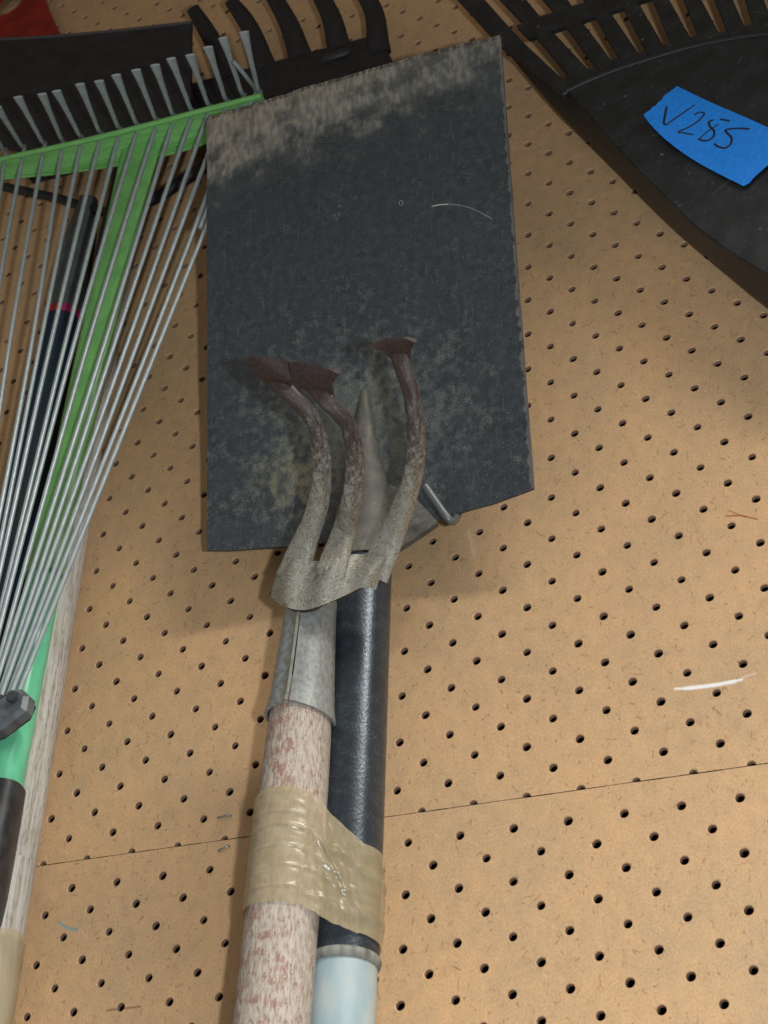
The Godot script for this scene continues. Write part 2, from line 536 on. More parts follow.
func spade() -> void:
	var t := thing("spade", "square black steel spade hung blade up, with sandy worn tip and pale blue handle", "spade")
	var bm := tmat(blade_image(), .5, .0)
	bump(bm, 51, .03, 2.0, 512)
	bm.normal_scale = .4
	bm.metallic_specular = .5
	var tl: Vector3 = Vector3(-0.1466, 2.0162, 0.0950)
	var tr: Vector3 = Vector3(0.0717, 2.0149, 0.0920)
	var br: Vector3 = Vector3(0.0760, 1.6758, 0.0360)
	var bl: Vector3 = Vector3(-0.1371, 1.6826, 0.0320)
	var nd := noise(52, 6.0, 3)
	var g := []
	for r in 41:
		var v := r / 40.0
		var row := []
		for c in 33:
			var u := c / 32.0
			var p := bl.lerp(br, u).lerp(tl.lerp(tr, u), v)
			var bow := 1.0 - pow(2.0 * u - 1.0, 2)
			p.z -= .0085 * pow(1.0 - v, 1.5) * bow
			p.y -= .005 * pow(1.0 - v, 4) * bow
			p.y += .0035 * pow(v, 6) * bow
			p.z += nd.get_noise_2d(u, v * 1.6) * .0012
			if r == 40:
				p.y += nd.get_noise_1d(u * 4.0) * .0016
			row.append(p)
		g.append(row)
	var st := new_st()
	slab(st, g, .0022)
	obj("blade", st, bm, t)
	# socket: forged out of the blade, a tapering half-round ridge running into the black tube
	var nim := noise(61, .05, 3)
	var nif := noise(62, .3, 2)
	var sock := paint(256, 512, func(x: int, y: int):
		var u := x / 256.0
		var a := loop_noise(nim, u, 30, y)
		var f := loop_noise(nif, u, 40, y)
		var c := Color(.21, .235, .262).lerp(Color(.235, .262, .292), clampf(.4 + a, 0, 1))
		c = c.lerp(Color(.55, .57, .56), clampf((f * 1.1 + a * .5 - .4) * 5.0, 0, 1) * .35)
		return c)
	var sm := tmat(sock, .31, .5)
	sm.uv1_scale = Vector3(1, 1.0, 1)
	bump(sm, 63, .12, 2.0, 512)
	sm.normal_scale = .13
	st = new_st()
	var ax0: Vector3 = Vector3(-0.0248, 1.4053, 0.0320)
	var ax1: Vector3 = Vector3(-0.0294, 1.6303, 0.0320)
	var up := (ax1 - ax0).normalized()
	tube(st, [ax0, ax0 + up * .02, ax0.lerp(ax1, .33), ax0.lerp(ax1, .66), ax1, Vector3(-0.0290, 1.6571, 0.0340)], [.0176, .0176, .0172, .0168], [.0176, .0176, .0172, .0165], 32, Vector3(0, 0, 1), 5.0)
	obj("socket", st, sm, t)
	st = new_st()
	tube(st, smooth_path([Vector3(-0.0289, 1.6457, 0.0340), Vector3(-0.0299, 1.6785, 0.0350), Vector3(-0.0309, 1.7072, 0.0370), Vector3(-0.0310, 1.7351, 0.0410), Vector3(-0.0289, 1.7665, 0.0490)], 6), [.0176, .0185, .0165, .0115, .007, .0025], [.0168, .0165, .0135, .01, .006, .003], 24)
	var fm := tmat(paint(128, 256, func(x: int, y: int):
		var a := loop_noise(nim, x / 128.0, 20, y)
		var f := loop_noise(nif, x / 128.0, 30, y)
		var c := Color(.25, .25, .235).lerp(Color(.37, .355, .31), clampf(.4 + a * .7, 0, 1))
		return c.lerp(Color(.55, .54, .48), clampf((f + a * .6 - .25) * 2.5, 0, 1) * .35)), .6)
	obj("socket_ridge", st, fm, t)
	# worn steel fillet on the right of the socket
	st = new_st()
	var fg := []
	for r in 9:
		var row := []
		for c in 9:
			var u := c / 8.0
			var v := r / 8.0
			var p: Vector3 = (Vector3(-0.0205, 1.6428, 0.0400)).lerp(Vector3(0.0170, 1.6671, 0.0335), u).lerp((Vector3(-0.0252, 1.7066, 0.0380)).lerp(Vector3(0.0007, 1.6897, 0.0360), u), v)
			p.z += .0015 * sin(u * PI) * (1 - v * .4)
			p.y -= .003 * sin(u * PI) * (1 - v)
			row.append(p)
		fg.append(row)
	slab(st, fg, .004)
	obj("socket_fillet", st, fm, t)
	# collar ring and pale blue wooden handle
	st = new_st()
	var rg := []
	for k in 9:
		rg.append(ax0 + up * (.0007 * (k - 4) - .001))
	tube(st, rg, [.0178, .0186, .019, .0188, .0178], [.0178, .0186, .019, .0188, .0178], 32)
	var cm := tmat(paint(256, 32, func(x: int, y: int):
		var f := loop_noise(nif, x / 256.0, 9, y * .3)
		return Color(.52, .52, .49).lerp(Color(.3, .29, .27), clampf(.3 + f * .9, 0, 1))), .6)
	obj("collar", st, cm, t)
	var hn := noise(65, .035, 3)
	var hf := noise(66, .16, 3)
	var him := paint(256, 512, func(x: int, y: int):
		var u := x / 256.0
		var a := loop_noise(hn, u, 30, y * .35)
		var g2 := loop_noise(hf, u, 60, y * .09)
		var c := Color(.56, .63, .65).lerp(Color(.63, .68, .685), clampf(.5 + a * 1.2, 0, 1))
		c = c.lerp(Color(.5, .55, .55), clampf((g2 - .22) * 3.5, 0, 1) * .35)
		return c.lerp(Color(.7, .69, .64), clampf((a * .8 + g2 - .15) * 3.0, 0, 1) * .4))
	var hm := tmat(him, .5)
	hm.uv1_scale = Vector3(1, .9, 1)
	st = new_st()
	tube(st, [ax0 - up * .35, ax0 - up * .12, ax0 - up * .004, ax0 + up * .01], [.0165, .0174, .0174, .017], [.0165, .0174, .0174, .017], 32)
	obj("handle", st, hm, t)
	# the wire peg that carries its shoulder
	st = new_st()
	tube(st, smooth_path([Vector3(0.0161, 1.7075, -0.0060), Vector3(0.0206, 1.6907, 0.0100), Vector3(0.0267, 1.6709, 0.0290), Vector3(0.0286, 1.6600, 0.0405), Vector3(0.0266, 1.6612, 0.0450), Vector3(0.0211, 1.6708, 0.0475), Vector3(0.0151, 1.6817, 0.0500)], 6), [.0023, .0023], [.0023, .0023], 14, Vector3(1, 0, 0))
	var peg := obj("peg_hook", st, mat(Color(.4, .41, .42), .45, .4))
	tag(peg, "short grey wire peg under the right shoulder of the spade blade", "hook")

# ---------------------------------------------------------------- cultivator
func cultivator() -> void:
	var t := thing("hand_cultivator", "three tined cultivator with rusty hooked tips on a peeling red and cream handle", "cultivator")
	var n1 := noise(71, .05, 4)
	var n2 := noise(72, .2, 3)
	var n3 := noise(73, .02, 2)
	var im := paint(256, 512, func(x: int, y: int):
		var u := x / 256.0
		var v := y / 512.0                      # 0 at the palm, 1 at the tip
		var a := loop_noise(n1, u, 30, y)
		var f := loop_noise(n2, u, 40, y)
		var c := Color(.565, .555, .52).lerp(Color(.46, .435, .375), clampf(.4 + a * 1.5, 0, 1))
		c = c.lerp(Color(.38, .35, .29), clampf((f * .6 + a * .9 - .12) * 2.5, 0, 1) * .5)
		c = c.lerp(Color(.72, .71, .66), clampf((f * -1.0 + a - .22) * 5.0, 0, 1) * .7)
		var rust := clampf((v - .42 + a * .32 + f * .2) * 2.6, 0, 1)
		var rc := Color(.15, .13, .125).lerp(Color(.22, .18, .165), clampf(.5 + a * 1.5, 0, 1))
		rc = rc.lerp(Color(.34, .31, .3), clampf((f - .2) * 4.0, 0, 1) * .4)
		rc = rc.lerp(Color(.215, .155, .14), clampf((v - .72 + a * .15) * 4.0, 0, 1))
		return c.lerp(rc, rust * .92))
	var tm := tmat(im, .55, .12)
	bump(tm, 74, .05, 3.0, 256)
	tm.normal_scale = .6
	var rm := tmat(paint(128, 128, func(x: int, y: int):
		var a := n1.get_noise_2d(x, y)
		var f := n2.get_noise_2d(x * 2, y * 2)
		return Color(.18, .14, .135).lerp(Color(.25, .18, .165), clampf(.45 + a * 1.4 + f * .6, 0, 1))), .6)
	var paths := [
		[Vector3(-0.0561, 1.6178, 0.0710), Vector3(-0.0521, 1.6232, 0.0740), Vector3(-0.0431, 1.6358, 0.0810), Vector3(-0.0312, 1.6462, 0.0940), Vector3(-0.0207, 1.6544, 0.1120), Vector3(-0.0149, 1.6645, 0.1320), Vector3(-0.0163, 1.6723, 0.1460), Vector3(-0.0238, 1.6790, 0.1570), Vector3(-0.0298, 1.6860, 0.1610)],
		[Vector3(-0.0289, 1.6082, 0.0790), Vector3(-0.0254, 1.6141, 0.0810), Vector3(-0.0223, 1.6413, 0.0760), Vector3(-0.0071, 1.6431, 0.1000), Vector3(0.0020, 1.6512, 0.1180), Vector3(0.0072, 1.6582, 0.1380), Vector3(0.0062, 1.6604, 0.1480), Vector3(0.0023, 1.6633, 0.1580), Vector3(-0.0031, 1.6712, 0.1630)],
		[Vector3(-0.0048, 1.6095, 0.0710), Vector3(-0.0003, 1.6153, 0.0740), Vector3(0.0097, 1.6279, 0.0810), Vector3(0.0217, 1.6364, 0.0940), Vector3(0.0345, 1.6434, 0.1120), Vector3(0.0440, 1.6516, 0.1340), Vector3(0.0471, 1.6642, 0.1500), Vector3(0.0464, 1.6732, 0.1620), Vector3(0.0457, 1.6794, 0.1665)]]
	# widened forged tips: neck, heel and sharp edge of each
	var necks := [[Vector3(-0.0306, 1.6844, 0.1500), Vector3(-0.0233, 1.6804, 0.1480), 0], [Vector3(-0.0038, 1.6690, 0.1520), Vector3(0.0033, 1.6645, 0.1500), 0], [Vector3(0.0408, 1.6791, 0.1560), Vector3(0.0470, 1.6762, 0.1540), 0]]
	var heels := [[Vector3(-0.0409, 1.6887, 0.1660), Vector3(-0.0186, 1.6798, 0.1630)], [Vector3(-0.0146, 1.6746, 0.1680), Vector3(0.0075, 1.6666, 0.1650)], [Vector3(0.0392, 1.6784, 0.1700), Vector3(0.0537, 1.6765, 0.1680)]]
	var edges := [[Vector3(-0.0425, 1.6956, 0.1730), Vector3(-0.0339, 1.6937, 0.1740), Vector3(-0.0219, 1.6889, 0.1730), Vector3(-0.0154, 1.6858, 0.1710)], [Vector3(-0.0127, 1.6800, 0.1770), Vector3(-0.0038, 1.6780, 0.1780), Vector3(0.0079, 1.6721, 0.1760), Vector3(0.0155, 1.6660, 0.1740)], [Vector3(0.0339, 1.6770, 0.1760), Vector3(0.0428, 1.6822, 0.1790), Vector3(0.0526, 1.6787, 0.1780), Vector3(0.0589, 1.6739, 0.1750)]]
	for k in 3:
		var st := new_st()
		var pth := smooth_path(paths[k], 7)
		var plen := 0.0
		for i in pth.size() - 1:
			plen += (pth[i] as Vector3).distance_to(pth[i + 1])
		tube(st, pth, [.0096, .0084, .0064, .0053, .0049, .0046, .0044, .0044, .005], [.003, .0046, .0056, .0058, .0054, .005, .0045, .003, .0008], 18, Vector3(0, -.35, 1), 1.0 / plen, true, noise(75 + k, .6, 2), .0006, .8)
		obj("tine", st, tm, t)
		# tip: a thin curved blade
		st = new_st()
		var g := []
		for r in 11:
			var v := r / 10.0
			var row := []
			for c in 13:
				var u := c / 12.0
				var nk: Vector3 = (necks[k][0] as Vector3).lerp(necks[k][1], u)
				var he: Vector3 = (heels[k][0] as Vector3).lerp(heels[k][1], u)
				var ed: Vector3 = (edges[k][0] as Vector3).bezier_interpolate(edges[k][1], edges[k][2], edges[k][3], u)
				var p := nk.lerp(he, smoothstep(0, 1, v / .45)) if v < .45 else he.lerp(ed, (v - .45) / .55)
				p.z += .005 * sin(u * PI) * sin(v * PI)
				row.append(p)
			g.append(row)
		slab(st, g, .0024)
		var tipo := obj("tip", st, rm, t)
		tipo.set_meta("label", "rusty flattened tip of a tine")
	# palm: corrugated plate that the tines grow out of
	var lower := [Vector3(-0.0710, 1.6132, 0.0650), Vector3(-0.0542, 1.5952, 0.0785), Vector3(-0.0439, 1.5911, 0.0775), Vector3(-0.0307, 1.5888, 0.0810), Vector3(-0.0170, 1.5973, 0.0755), Vector3(-0.0080, 1.5997, 0.0760), Vector3(-0.0033, 1.6012, 0.0690)]
	var upper := [Vector3(-0.0600, 1.6297, 0.0730), Vector3(-0.0476, 1.6237, 0.0810), Vector3(-0.0388, 1.6254, 0.0735), Vector3(-0.0208, 1.6165, 0.0850), Vector3(-0.0137, 1.6246, 0.0735), Vector3(0.0039, 1.6137, 0.0810), Vector3(0.0064, 1.6165, 0.0730)]
	var lo := smooth_path(lower, 4)
	var hi := smooth_path(upper, 4)
	var g := []
	for r in 9:
		var row := []
		for c in lo.size():
			var p: Vector3 = (lo[c] as Vector3).lerp(hi[c], r / 8.0)
			p.z += .002 * sin(PI * r / 8.0)
			row.append(p)
		g.append(row)
	var st := new_st()
	slab(st, g, .0034, Rect2(0, .0, 1, .3))
	obj("palm", st, tm, t)
	# ferrule: sheet steel rolled round the handle, with an open seam
	var f0: Vector3 = Vector3(-0.0494, 1.5372, 0.0560)
	var f1: Vector3 = Vector3(-0.0472, 1.6084, 0.0595)
	var ffr: Array = frames([f0, f1], Vector3(0, 0, 1))[0]
	var fer := paint(256, 256, func(x: int, y: int):
		var u := x / 256.0
		var a := n1.get_noise_2d(x, y)
		var f := n2.get_noise_2d(x, y)
		var c := Color(.57, .59, .595).lerp(Color(.51, .515, .5), clampf(.4 + a * 1.6, 0, 1))
		c = c.lerp(Color(.36, .34, .3), clampf((f + a * .3 - .26) * 4.0, 0, 1) * .55)
		return c.lerp(Color(.47, .44, .36), clampf((absf(u - .75) - .14 + a * .12) * 14.0, 0, 1) * .5 if u > .5 else .15))
	var fem := tmat(fer, .5, .15)
	bump(fem, 79, .04, 1.5, 256)
	fem.normal_scale = .3
	var shell := func(a0: float, a1: float, lipa: float, lipb: float, called: String, drop: float) -> void:
		var gg := []
		for r in 15:
			var v := r / 14.0
			var row := []
			for c in 25:
				var u := c / 24.0
				var an := lerpf(a0, a1, u)
				var rad := lerpf(.0186, .0142, pow(v, .8)) + (.0012 * pow(1.0 - v, 14))
				if u < .06: rad += lipa * (1.0 - u / .06)
				if u > .94: rad += lipb * ((u - .94) / .06)
				var ax := f0.lerp(f1, v)
				ax -= ffr[0] * drop * pow(1 - v, 8) * (sin(u * PI) * .6 + u * .4)
				row.append(ax + ffr[1] * sin(an) * rad + ffr[2] * cos(an) * rad)
			gg.append(row)
		var s2 := new_st()
		slab(s2, gg, .0016)
		obj(called, s2, fem, t)
	shell.call(-PI * .98, .05, .0, .0024, "ferrule_half", .001)
	shell.call(.13, PI * .98, .0004, .0, "ferrule_half", .006)
	# wooden handle, cream paint over red
	var w1 := noise(81, .03, 4)
	var w2 := noise(82, .13, 4)
	var w3 := noise(83, .3, 2)
	var wim := paint(384, 768, func(x: int, y: int):
		var u := x / 384.0
		var a := loop_noise(w1, u, 40, y)
		var gr := loop_noise(w2, u, 90, y * .38)
		var f := loop_noise(w3, u, 60, y * .8)
		var c := Color(.68, .635, .585).lerp(Color(.59, .54, .49), clampf(.45 + gr * 1.6, 0, 1))
		var left := clampf((.56 - u) * 5.0, -.6, .6)
		var red := clampf((gr * .9 + a * 1.2 + f * .7 + left * .42 - .19) * 4.0, 0, 1)
		c = c.lerp(Color(.55, .36, .315).lerp(Color(.47, .24, .2), clampf(.5 + a * 2.0, 0, 1)), red * .36)
		c = c.lerp(Color(.36, .3, .26), clampf((f * 1.0 + gr * .6 - .3) * 4.0, 0, 1) * .35)
		return c)
	rng.seed = 19
	for i in 420:      # cracks along the grain
		var p := Vector2(rng.randf() * 384, rng.randf() * 768)
		var l := rng.randf_range(12, 90)
		stroke(wim, [p, p + Vector2(rng.randfn() * 1.5, l * .5), p + Vector2(rng.randfn() * 2.5, l)], rng.randf_range(.2, .6), Color(.33, .25, .21) if rng.randf() < .6 else Color(.8, .78, .74), rng.randf_range(.1, .4))
	var wm := tmat(wim, .72)
	bump(wm, 84, .05, 2.0, 512)
	wm.normal_scale = .5
	wm.uv1_scale = Vector3(1, .8, 1)
	var h0: Vector3 = Vector3(-0.0492, 1.3167, 0.0570)
	var h1: Vector3 = Vector3(-0.0491, 1.5332, 0.0565)
	st = new_st()
	var hp := []
	for k in 25:
		hp.append(h0.lerp(h1 + (h1 - h0).normalized() * .02, k / 24.0))
	tube(st, hp, [.0192, .019, .0186, .018, .0166], [.0192, .019, .0186, .018, .0166], 36, Vector3(0, 0, 1), 5.0, true, noise(85, .08, 2), .0004)
	obj("handle", st, wm, t)
	# knot and a sliver of dark wood below the tape
	tape(h0, h1, Vector3(-0.0248, 1.4053, 0.0320), Vector3(-0.0294, 1.6303, 0.0320), .0188, .0178)

func tape(l0: Vector3, l1: Vector3, r0: Vector3, r1: Vector3, rl: float, rr: float) -> void:
	var d := ((l1 - l0).normalized() + (r1 - r0).normalized()).normalized()
	var org: Vector3 = Vector3(-0.0437, 1.4638, 0.0550)
	var onaxis := func(a: Vector3, b: Vector3, s: float) -> Vector3:   # point of the line whose height along d is s
		var e := (b - a).normalized()
		return a + e * (s - (a - org).dot(d)) / e.dot(d)
	var lt: float = ((Vector3(-0.0412, 1.4844, 0.0740)) - org).dot(d)
	var lb: float = ((Vector3(-0.0398, 1.4218, 0.0740)) - org).dot(d)
	var rt: float = ((Vector3(-0.0029, 1.4626, 0.0480)) - org).dot(d)
	var rb: float = ((Vector3(-0.0022, 1.4131, 0.0480)) - org).dot(d)
	var nz := noise(91, 1.0, 2)
	var loops := []
	var nv := 90
	var cl0: Vector3 = onaxis.call(l0, l1, 0.0)
	var cr0: Vector3 = onaxis.call(r0, r1, 0.0)
	var x := (cr0 - cl0)
	x = (x - d * x.dot(d))
	var gap := x.length()
	x = x.normalized()
	var n := d.cross(x)
	if n.z < 0: n = -n
	# hull of two circles, run from the back left over the front to the back right
	var tilt := asin((rl - rr) / gap)
	var arc := []           # [which circle, angle, lean 0..1]
	for k in 25:
		arc.append([0, lerpf(-PI * .5, PI * .5, k / 24.0), 0.0])
	for k in range(1, 30):
		arc.append([2, k / 30.0, k / 30.0])
	for k in 17:
		arc.append([1, lerpf(PI * .5, -PI * .5, k / 16.0), 1.0])
	for k in range(1, 10):
		arc.append([3, k / 10.0, 1.0 - k / 10.0])
	var g := []
	for j in nv + 1:
		var v := j / float(nv)
		var row := []
		for q in arc:
			var lean: float = q[2]
			if q[0] == 1:
				lean = 1.0 + .12 * sin(q[1] - PI * .5) * -1.0 * (1.0 if q[1] < PI * .5 else 0.0)
			var s := lerpf(lerpf(lb, rb, lean), lerpf(lt, rt, lean), v)
			s += nz.get_noise_2d(lean * 1.6 + float(q[1]) * .6, 20.0 + v * 2.0) * .0018
			var cl: Vector3 = onaxis.call(l0, l1, s)
			var cr: Vector3 = onaxis.call(r0, r1, s)
			var p := Vector3.ZERO
			var nn := n
			match q[0]:
				0:
					nn = -x * cos(q[1]) + n * sin(q[1])
					p = cl + nn * rl
				1:
					nn = x * cos(q[1]) + n * sin(q[1])
					p = cr + nn * rr
				2: p = (cl + n * rl).lerp(cr + n * rr, q[1])
				3:
					nn = -n
					p = (cr - n * rr).lerp(cl - n * rl, q[1])
			# creases: pulled folds that leave the handle and fan out over the span
			var w := 0.0
			var px: float = q[1] if q[0] == 2 else (0.0 if q[0] == 0 else 1.0)
			var folds := [[.64, .70, .0030, .030], [.47, .50, .0026, .026], [.29, .40, .0022, .022], [.80, .28, .0024, .030], [.14, .16, .0022, .026]]
			for fo in folds:
				var c: float = fo[0] + (fo[1] - fo[0]) * px + nz.get_noise_2d(px * 1.6, fo[0] * 9.0) * .05
				var wd: float = fo[3] * (.5 + px * 2.0)
				var dd: float = (v - c) / wd
				var amp: float = fo[2] * (.35 if q[0] == 0 else (.3 + .8 * px * (1.0 - px * .55)))
				if q[0] == 3: amp = 0.0
				if q[0] == 0: amp *= clampf(sin(q[1]) + .55, 0, 1)
				w += amp * (exp(-dd * dd) - .22 * exp(-(dd + 1.8) * (dd + 1.8)))
			w += nz.get_noise_3d(px * 5.0 + q[0] * 3.0 + (q[1] * 1.5 if q[0] < 2 else 0.0), v * 7.0, 4.0) * .0007
			row.append(p + nn * (w * .6 + .001))
		row.append(row[0])
		g.append(row)
	var st := new_st()
	var nc: int = g[0].size()
	for r in nv:
		for c in nc - 1:
			quad(st, g[r + 1][c], g[r + 1][c + 1], g[r][c + 1], g[r][c], Vector2(c / 25.0, (r + 1) / 90.0), Vector2((c + 1) / 25.0, (r + 1) / 90.0), Vector2((c + 1) / 25.0, r / 90.0), Vector2(c / 25.0, r / 90.0))
	var o := obj("packing_tape", st, tape_mat())
	tag(o, "wrinkled tan packing tape binding the cultivator handle to the spade socket", "tape", "tan packing tape")

var tape_m: StandardMaterial3D
func tape_mat() -> StandardMaterial3D:
	if tape_m:
		return tape_m
	var n := noise(95, .02, 4)
	var n2 := noise(96, .12, 2)
	tape_m = tmat(paint(384, 256, func(x: int, y: int):
		var a := n.get_noise_2d(x, y)
		var b := n2.get_noise_2d(x * .3, y)
		return Color(.7, .64, .51).lerp(Color(.65, .585, .455), clampf(.5 + a * 1.4, 0, 1)).lerp(Color(.7, .65, .55), clampf((b + a - .2) * 1.5, 0, 1) * .2)), .25)
	tape_m.transparency = BaseMaterial3D.TRANSPARENCY_ALPHA
	tape_m.albedo_color = Color(1, 1, 1, .58)
	bump(tape_m, 97, .008, 4.0, 512, 2)
	tape_m.normal_scale = .12
	return tape_m

# ---------------------------------------------------------------- green wire rake
func leaf_rake() -> void:
	var t := thing("wire_leaf_rake", "green leaf rake with a fan of thin galvanised wire tines and mint green handle", "rake")
	var gn := noise(101, .03, 3)
	var green := tmat(paint(256, 256, func(x: int, y: int):
		var a := gn.get_noise_2d(x, y)
		var f := gn.get_noise_2d(x * 9, y * 9)
		var c := Color(.49, .745, .43).lerp(Color(.44, .69, .39), clampf(.5 + a * 1.5, 0, 1))
		return c.lerp(Color(.25, .36, .2), clampf((f - .38) * 5.0, 0, 1) * .5)), .36)
	var mint := tmat(paint(256, 256, func(x: int, y: int):
		var a := gn.get_noise_2d(x + 300, y)
		var f := gn.get_noise_2d(x * 11, y * 7)
		var c := Color(.42, .77, .6).lerp(Color(.38, .73, .56), clampf(.5 + a * 1.5, 0, 1))
		return c.lerp(Color(.55, .72, .62), clampf((f - .4) * 5.0, 0, 1) * .5)), .22)
	# cross bar: a pressed angle, face behind the wires and a flange over them
	var fl := smooth_path([Vector3(-0.4278, 2.0723, 0.0760), Vector3(-0.3705, 2.0681, 0.0760), Vector3(-0.3425, 2.0660, 0.0760), Vector3(-0.2784, 2.0584, 0.0760), Vector3(-0.2172, 2.0534, 0.0760), Vector3(-0.1624, 2.0503, 0.0760), Vector3(-0.1157, 2.0471, 0.0760)], 8)
	var low := smooth_path([Vector3(-0.4410, 2.0795, 0.0600), Vector3(-0.3820, 2.0717, 0.0600), Vector3(-0.3423, 2.0639, 0.0600), Vector3(-0.2836, 2.0488, 0.0600), Vector3(-0.2238, 2.0384, 0.0600), Vector3(-0.1665, 2.0371, 0.0600), Vector3(-0.1287, 2.0471, 0.0660)], 8)
	var g := [[], [], [], []]
	for i in fl.size():
		var a: Vector3 = fl[i]
		var b: Vector3 = low[i]
		var inner := Vector3(a.x, a.y, b.z + .001)
		g[0].append(b)
		g[1].append(b.lerp(inner, .5) + Vector3(0, 0, -.002))
		g[2].append(inner)
		g[3].append(a)
	var st := new_st()
	slab(st, g, .0016)
	var lip := []
	for p in fl: lip.append((p as Vector3) + Vector3(0, .0004, .0008))
	lip.reverse()
	tube(st, lip, [.0026, .0026, .0022], [.0022, .0022, .0018], 10, Vector3(0, .3, 1))
	obj("cross_bar", st, green, t)
	# the centre support and the handle
	st = new_st()
	tube(st, smooth_path([Vector3(-0.2430, 1.6762, 0.0480), Vector3(-0.2401, 1.7577, 0.0500), Vector3(-0.2363, 1.8730, 0.0530), Vector3(-0.2305, 1.9709, 0.0560), Vector3(-0.2266, 2.0328, 0.0580), Vector3(-0.2245, 2.0540, 0.0600)], 5), [.0125, .0118, .0125, .0135, .0155, .018], [.0085, .007, .0055, .0045, .004, .003], 16, Vector3(0, 0, 1), 5.0, true, null, 0.0, .7)
	obj("centre_support", st, green, t)
	st = new_st()
	tube(st, smooth_path([Vector3(-0.2416, 1.7505, 0.0490), Vector3(-0.2453, 1.6704, 0.0460), Vector3(-0.2462, 1.6039, 0.0440)], 4), [.012, .0136, .0136], [.009, .0132, .0136], 24)
	var hnd0: Vector3 = Vector3(-0.2446, 1.6779, 0.0460)
	var hnd1: Vector3 = Vector3(-0.2491, 1.5252, 0.0420)
	var hd := (hnd0 - hnd1).normalized()
	st = new_st()
	tube(st, [hnd1 - hd * .2, hnd1, hnd0, hnd0 + hd * .07], [.0136, .0136, .0134, .010], [.0136, .0136, .0134, .007], 28)
	obj("handle", st, mint, t)
	# slide clamp that gathers the wires, and the black sleeve under it
	var dark := tmat(paint(128, 128, func(x: int, y: int):
		var a := gn.get_noise_2d(x * 3, y * 3)
		return Color(.135, .14, .15).lerp(Color(.2, .205, .215), clampf(.5 + a * 1.6, 0, 1))), .42)
	var lit_face_m := tmat(paint(128, 128, func(x: int, y: int):
		var a := gn.get_noise_2d(x * 3, y * 3)
		return Color(.37, .39, .41).lerp(Color(.29, .305, .32), clampf(.5 + a * 1.6, 0, 1))), .4)  # paler grey paints in the light on the clamp's front face
	st = new_st()
	var blk := []
	for p in [Vector3(-0.2655, 1.5391, 0.0820), Vector3(-0.2275, 1.5452, 0.0820), Vector3(-0.2123, 1.5555, 0.0820), Vector3(-0.2123, 1.5654, 0.0820), Vector3(-0.2182, 1.5710, 0.0820), Vector3(-0.2251, 1.5716, 0.0820), Vector3(-0.2322, 1.5669, 0.0820), Vector3(-0.2725, 1.5680, 0.0820)]:
		blk.append(Vector2(p.x, p.y))
	plate(st, blk, .082, .009, 8.0, .0025)
	var cl := obj("clamp", st, lit_face_m, t)
	st = new_st()
	var bod := []
	for p in [Vector3(-0.2744, 1.5478, 0.0720), Vector3(-0.2398, 1.5532, 0.0720), Vector3(-0.2242, 1.5631, 0.0720), Vector3(-0.2219, 1.5713, 0.0720), Vector3(-0.2256, 1.5760, 0.0720), Vector3(-0.2352, 1.5764, 0.0720), Vector3(-0.2800, 1.5707, 0.0720)]:
		bod.append(Vector2(p.x, p.y))
	plate(st, bod, .0725, .014, 8.0, .003)
	obj("clamp_body", st, dark, cl)
	st = new_st()
	var scr: Vector3 = Vector3(-0.2209, 1.5643, 0.0830)
	tube(st, [scr - Vector3(0, 0, .003), scr + Vector3(0, 0, .0015), scr + Vector3(0, 0, .0022)], [.0042, .0042, .0034], [.0042, .0042, .0034], 6, Vector3(0, 1, 0))
	obj("screw", st, mat(Color(.33, .35, .36), .35, .6), cl)
	st = new_st()
	tube(st, [hnd1 - hd * .16, hnd1 - hd * .15, hnd1 - hd * .06, hnd1 - hd * .001, hnd1 + hd * .004, hnd1 + hd * .006], [.0145, .0165, .0165, .0165, .016, .0145], [.0135, .0155, .0155, .0155, .015, .0135], 32, Vector3(.25, 0, 1), 5.0, true, null, 0.0, .72)
	obj("sleeve", st, dark, t)
	# wires
	var wn := noise(105, .1, 3)
	var wire := tmat(paint(64, 256, func(x: int, y: int):
		var a := wn.get_noise_2d(x, y)
		return Color(.66, .7, .71).lerp(Color(.6, .64, .65), clampf(.5 + a * 1.6, 0, 1))), .4, .3)
	var bar := [Vector3(-0.1199, 2.0538, 0.0730), Vector3(-0.1331, 2.0559, 0.0730), Vector3(-0.1465, 2.0554, 0.0730), Vector3(-0.1608, 2.0557, 0.0730), Vector3(-0.1750, 2.0559, 0.0730), Vector3(-0.1907, 2.0571, 0.0730), Vector3(-0.2051, 2.0579, 0.0730), Vector3(-0.2214, 2.0588, 0.0730), Vector3(-0.2372, 2.0611, 0.0730), Vector3(-0.2539, 2.0626, 0.0730), Vector3(-0.2709, 2.0648, 0.0730), Vector3(-0.2882, 2.0681, 0.0730), Vector3(-0.3053, 2.0713, 0.0730), Vector3(-0.3245, 2.0747, 0.0730), Vector3(-0.3416, 2.0773, 0.0730), Vector3(-0.3584, 2.0791, 0.0730), Vector3(-0.3755, 2.0810, 0.0730), Vector3(-0.3925, 2.0817, 0.0730)]
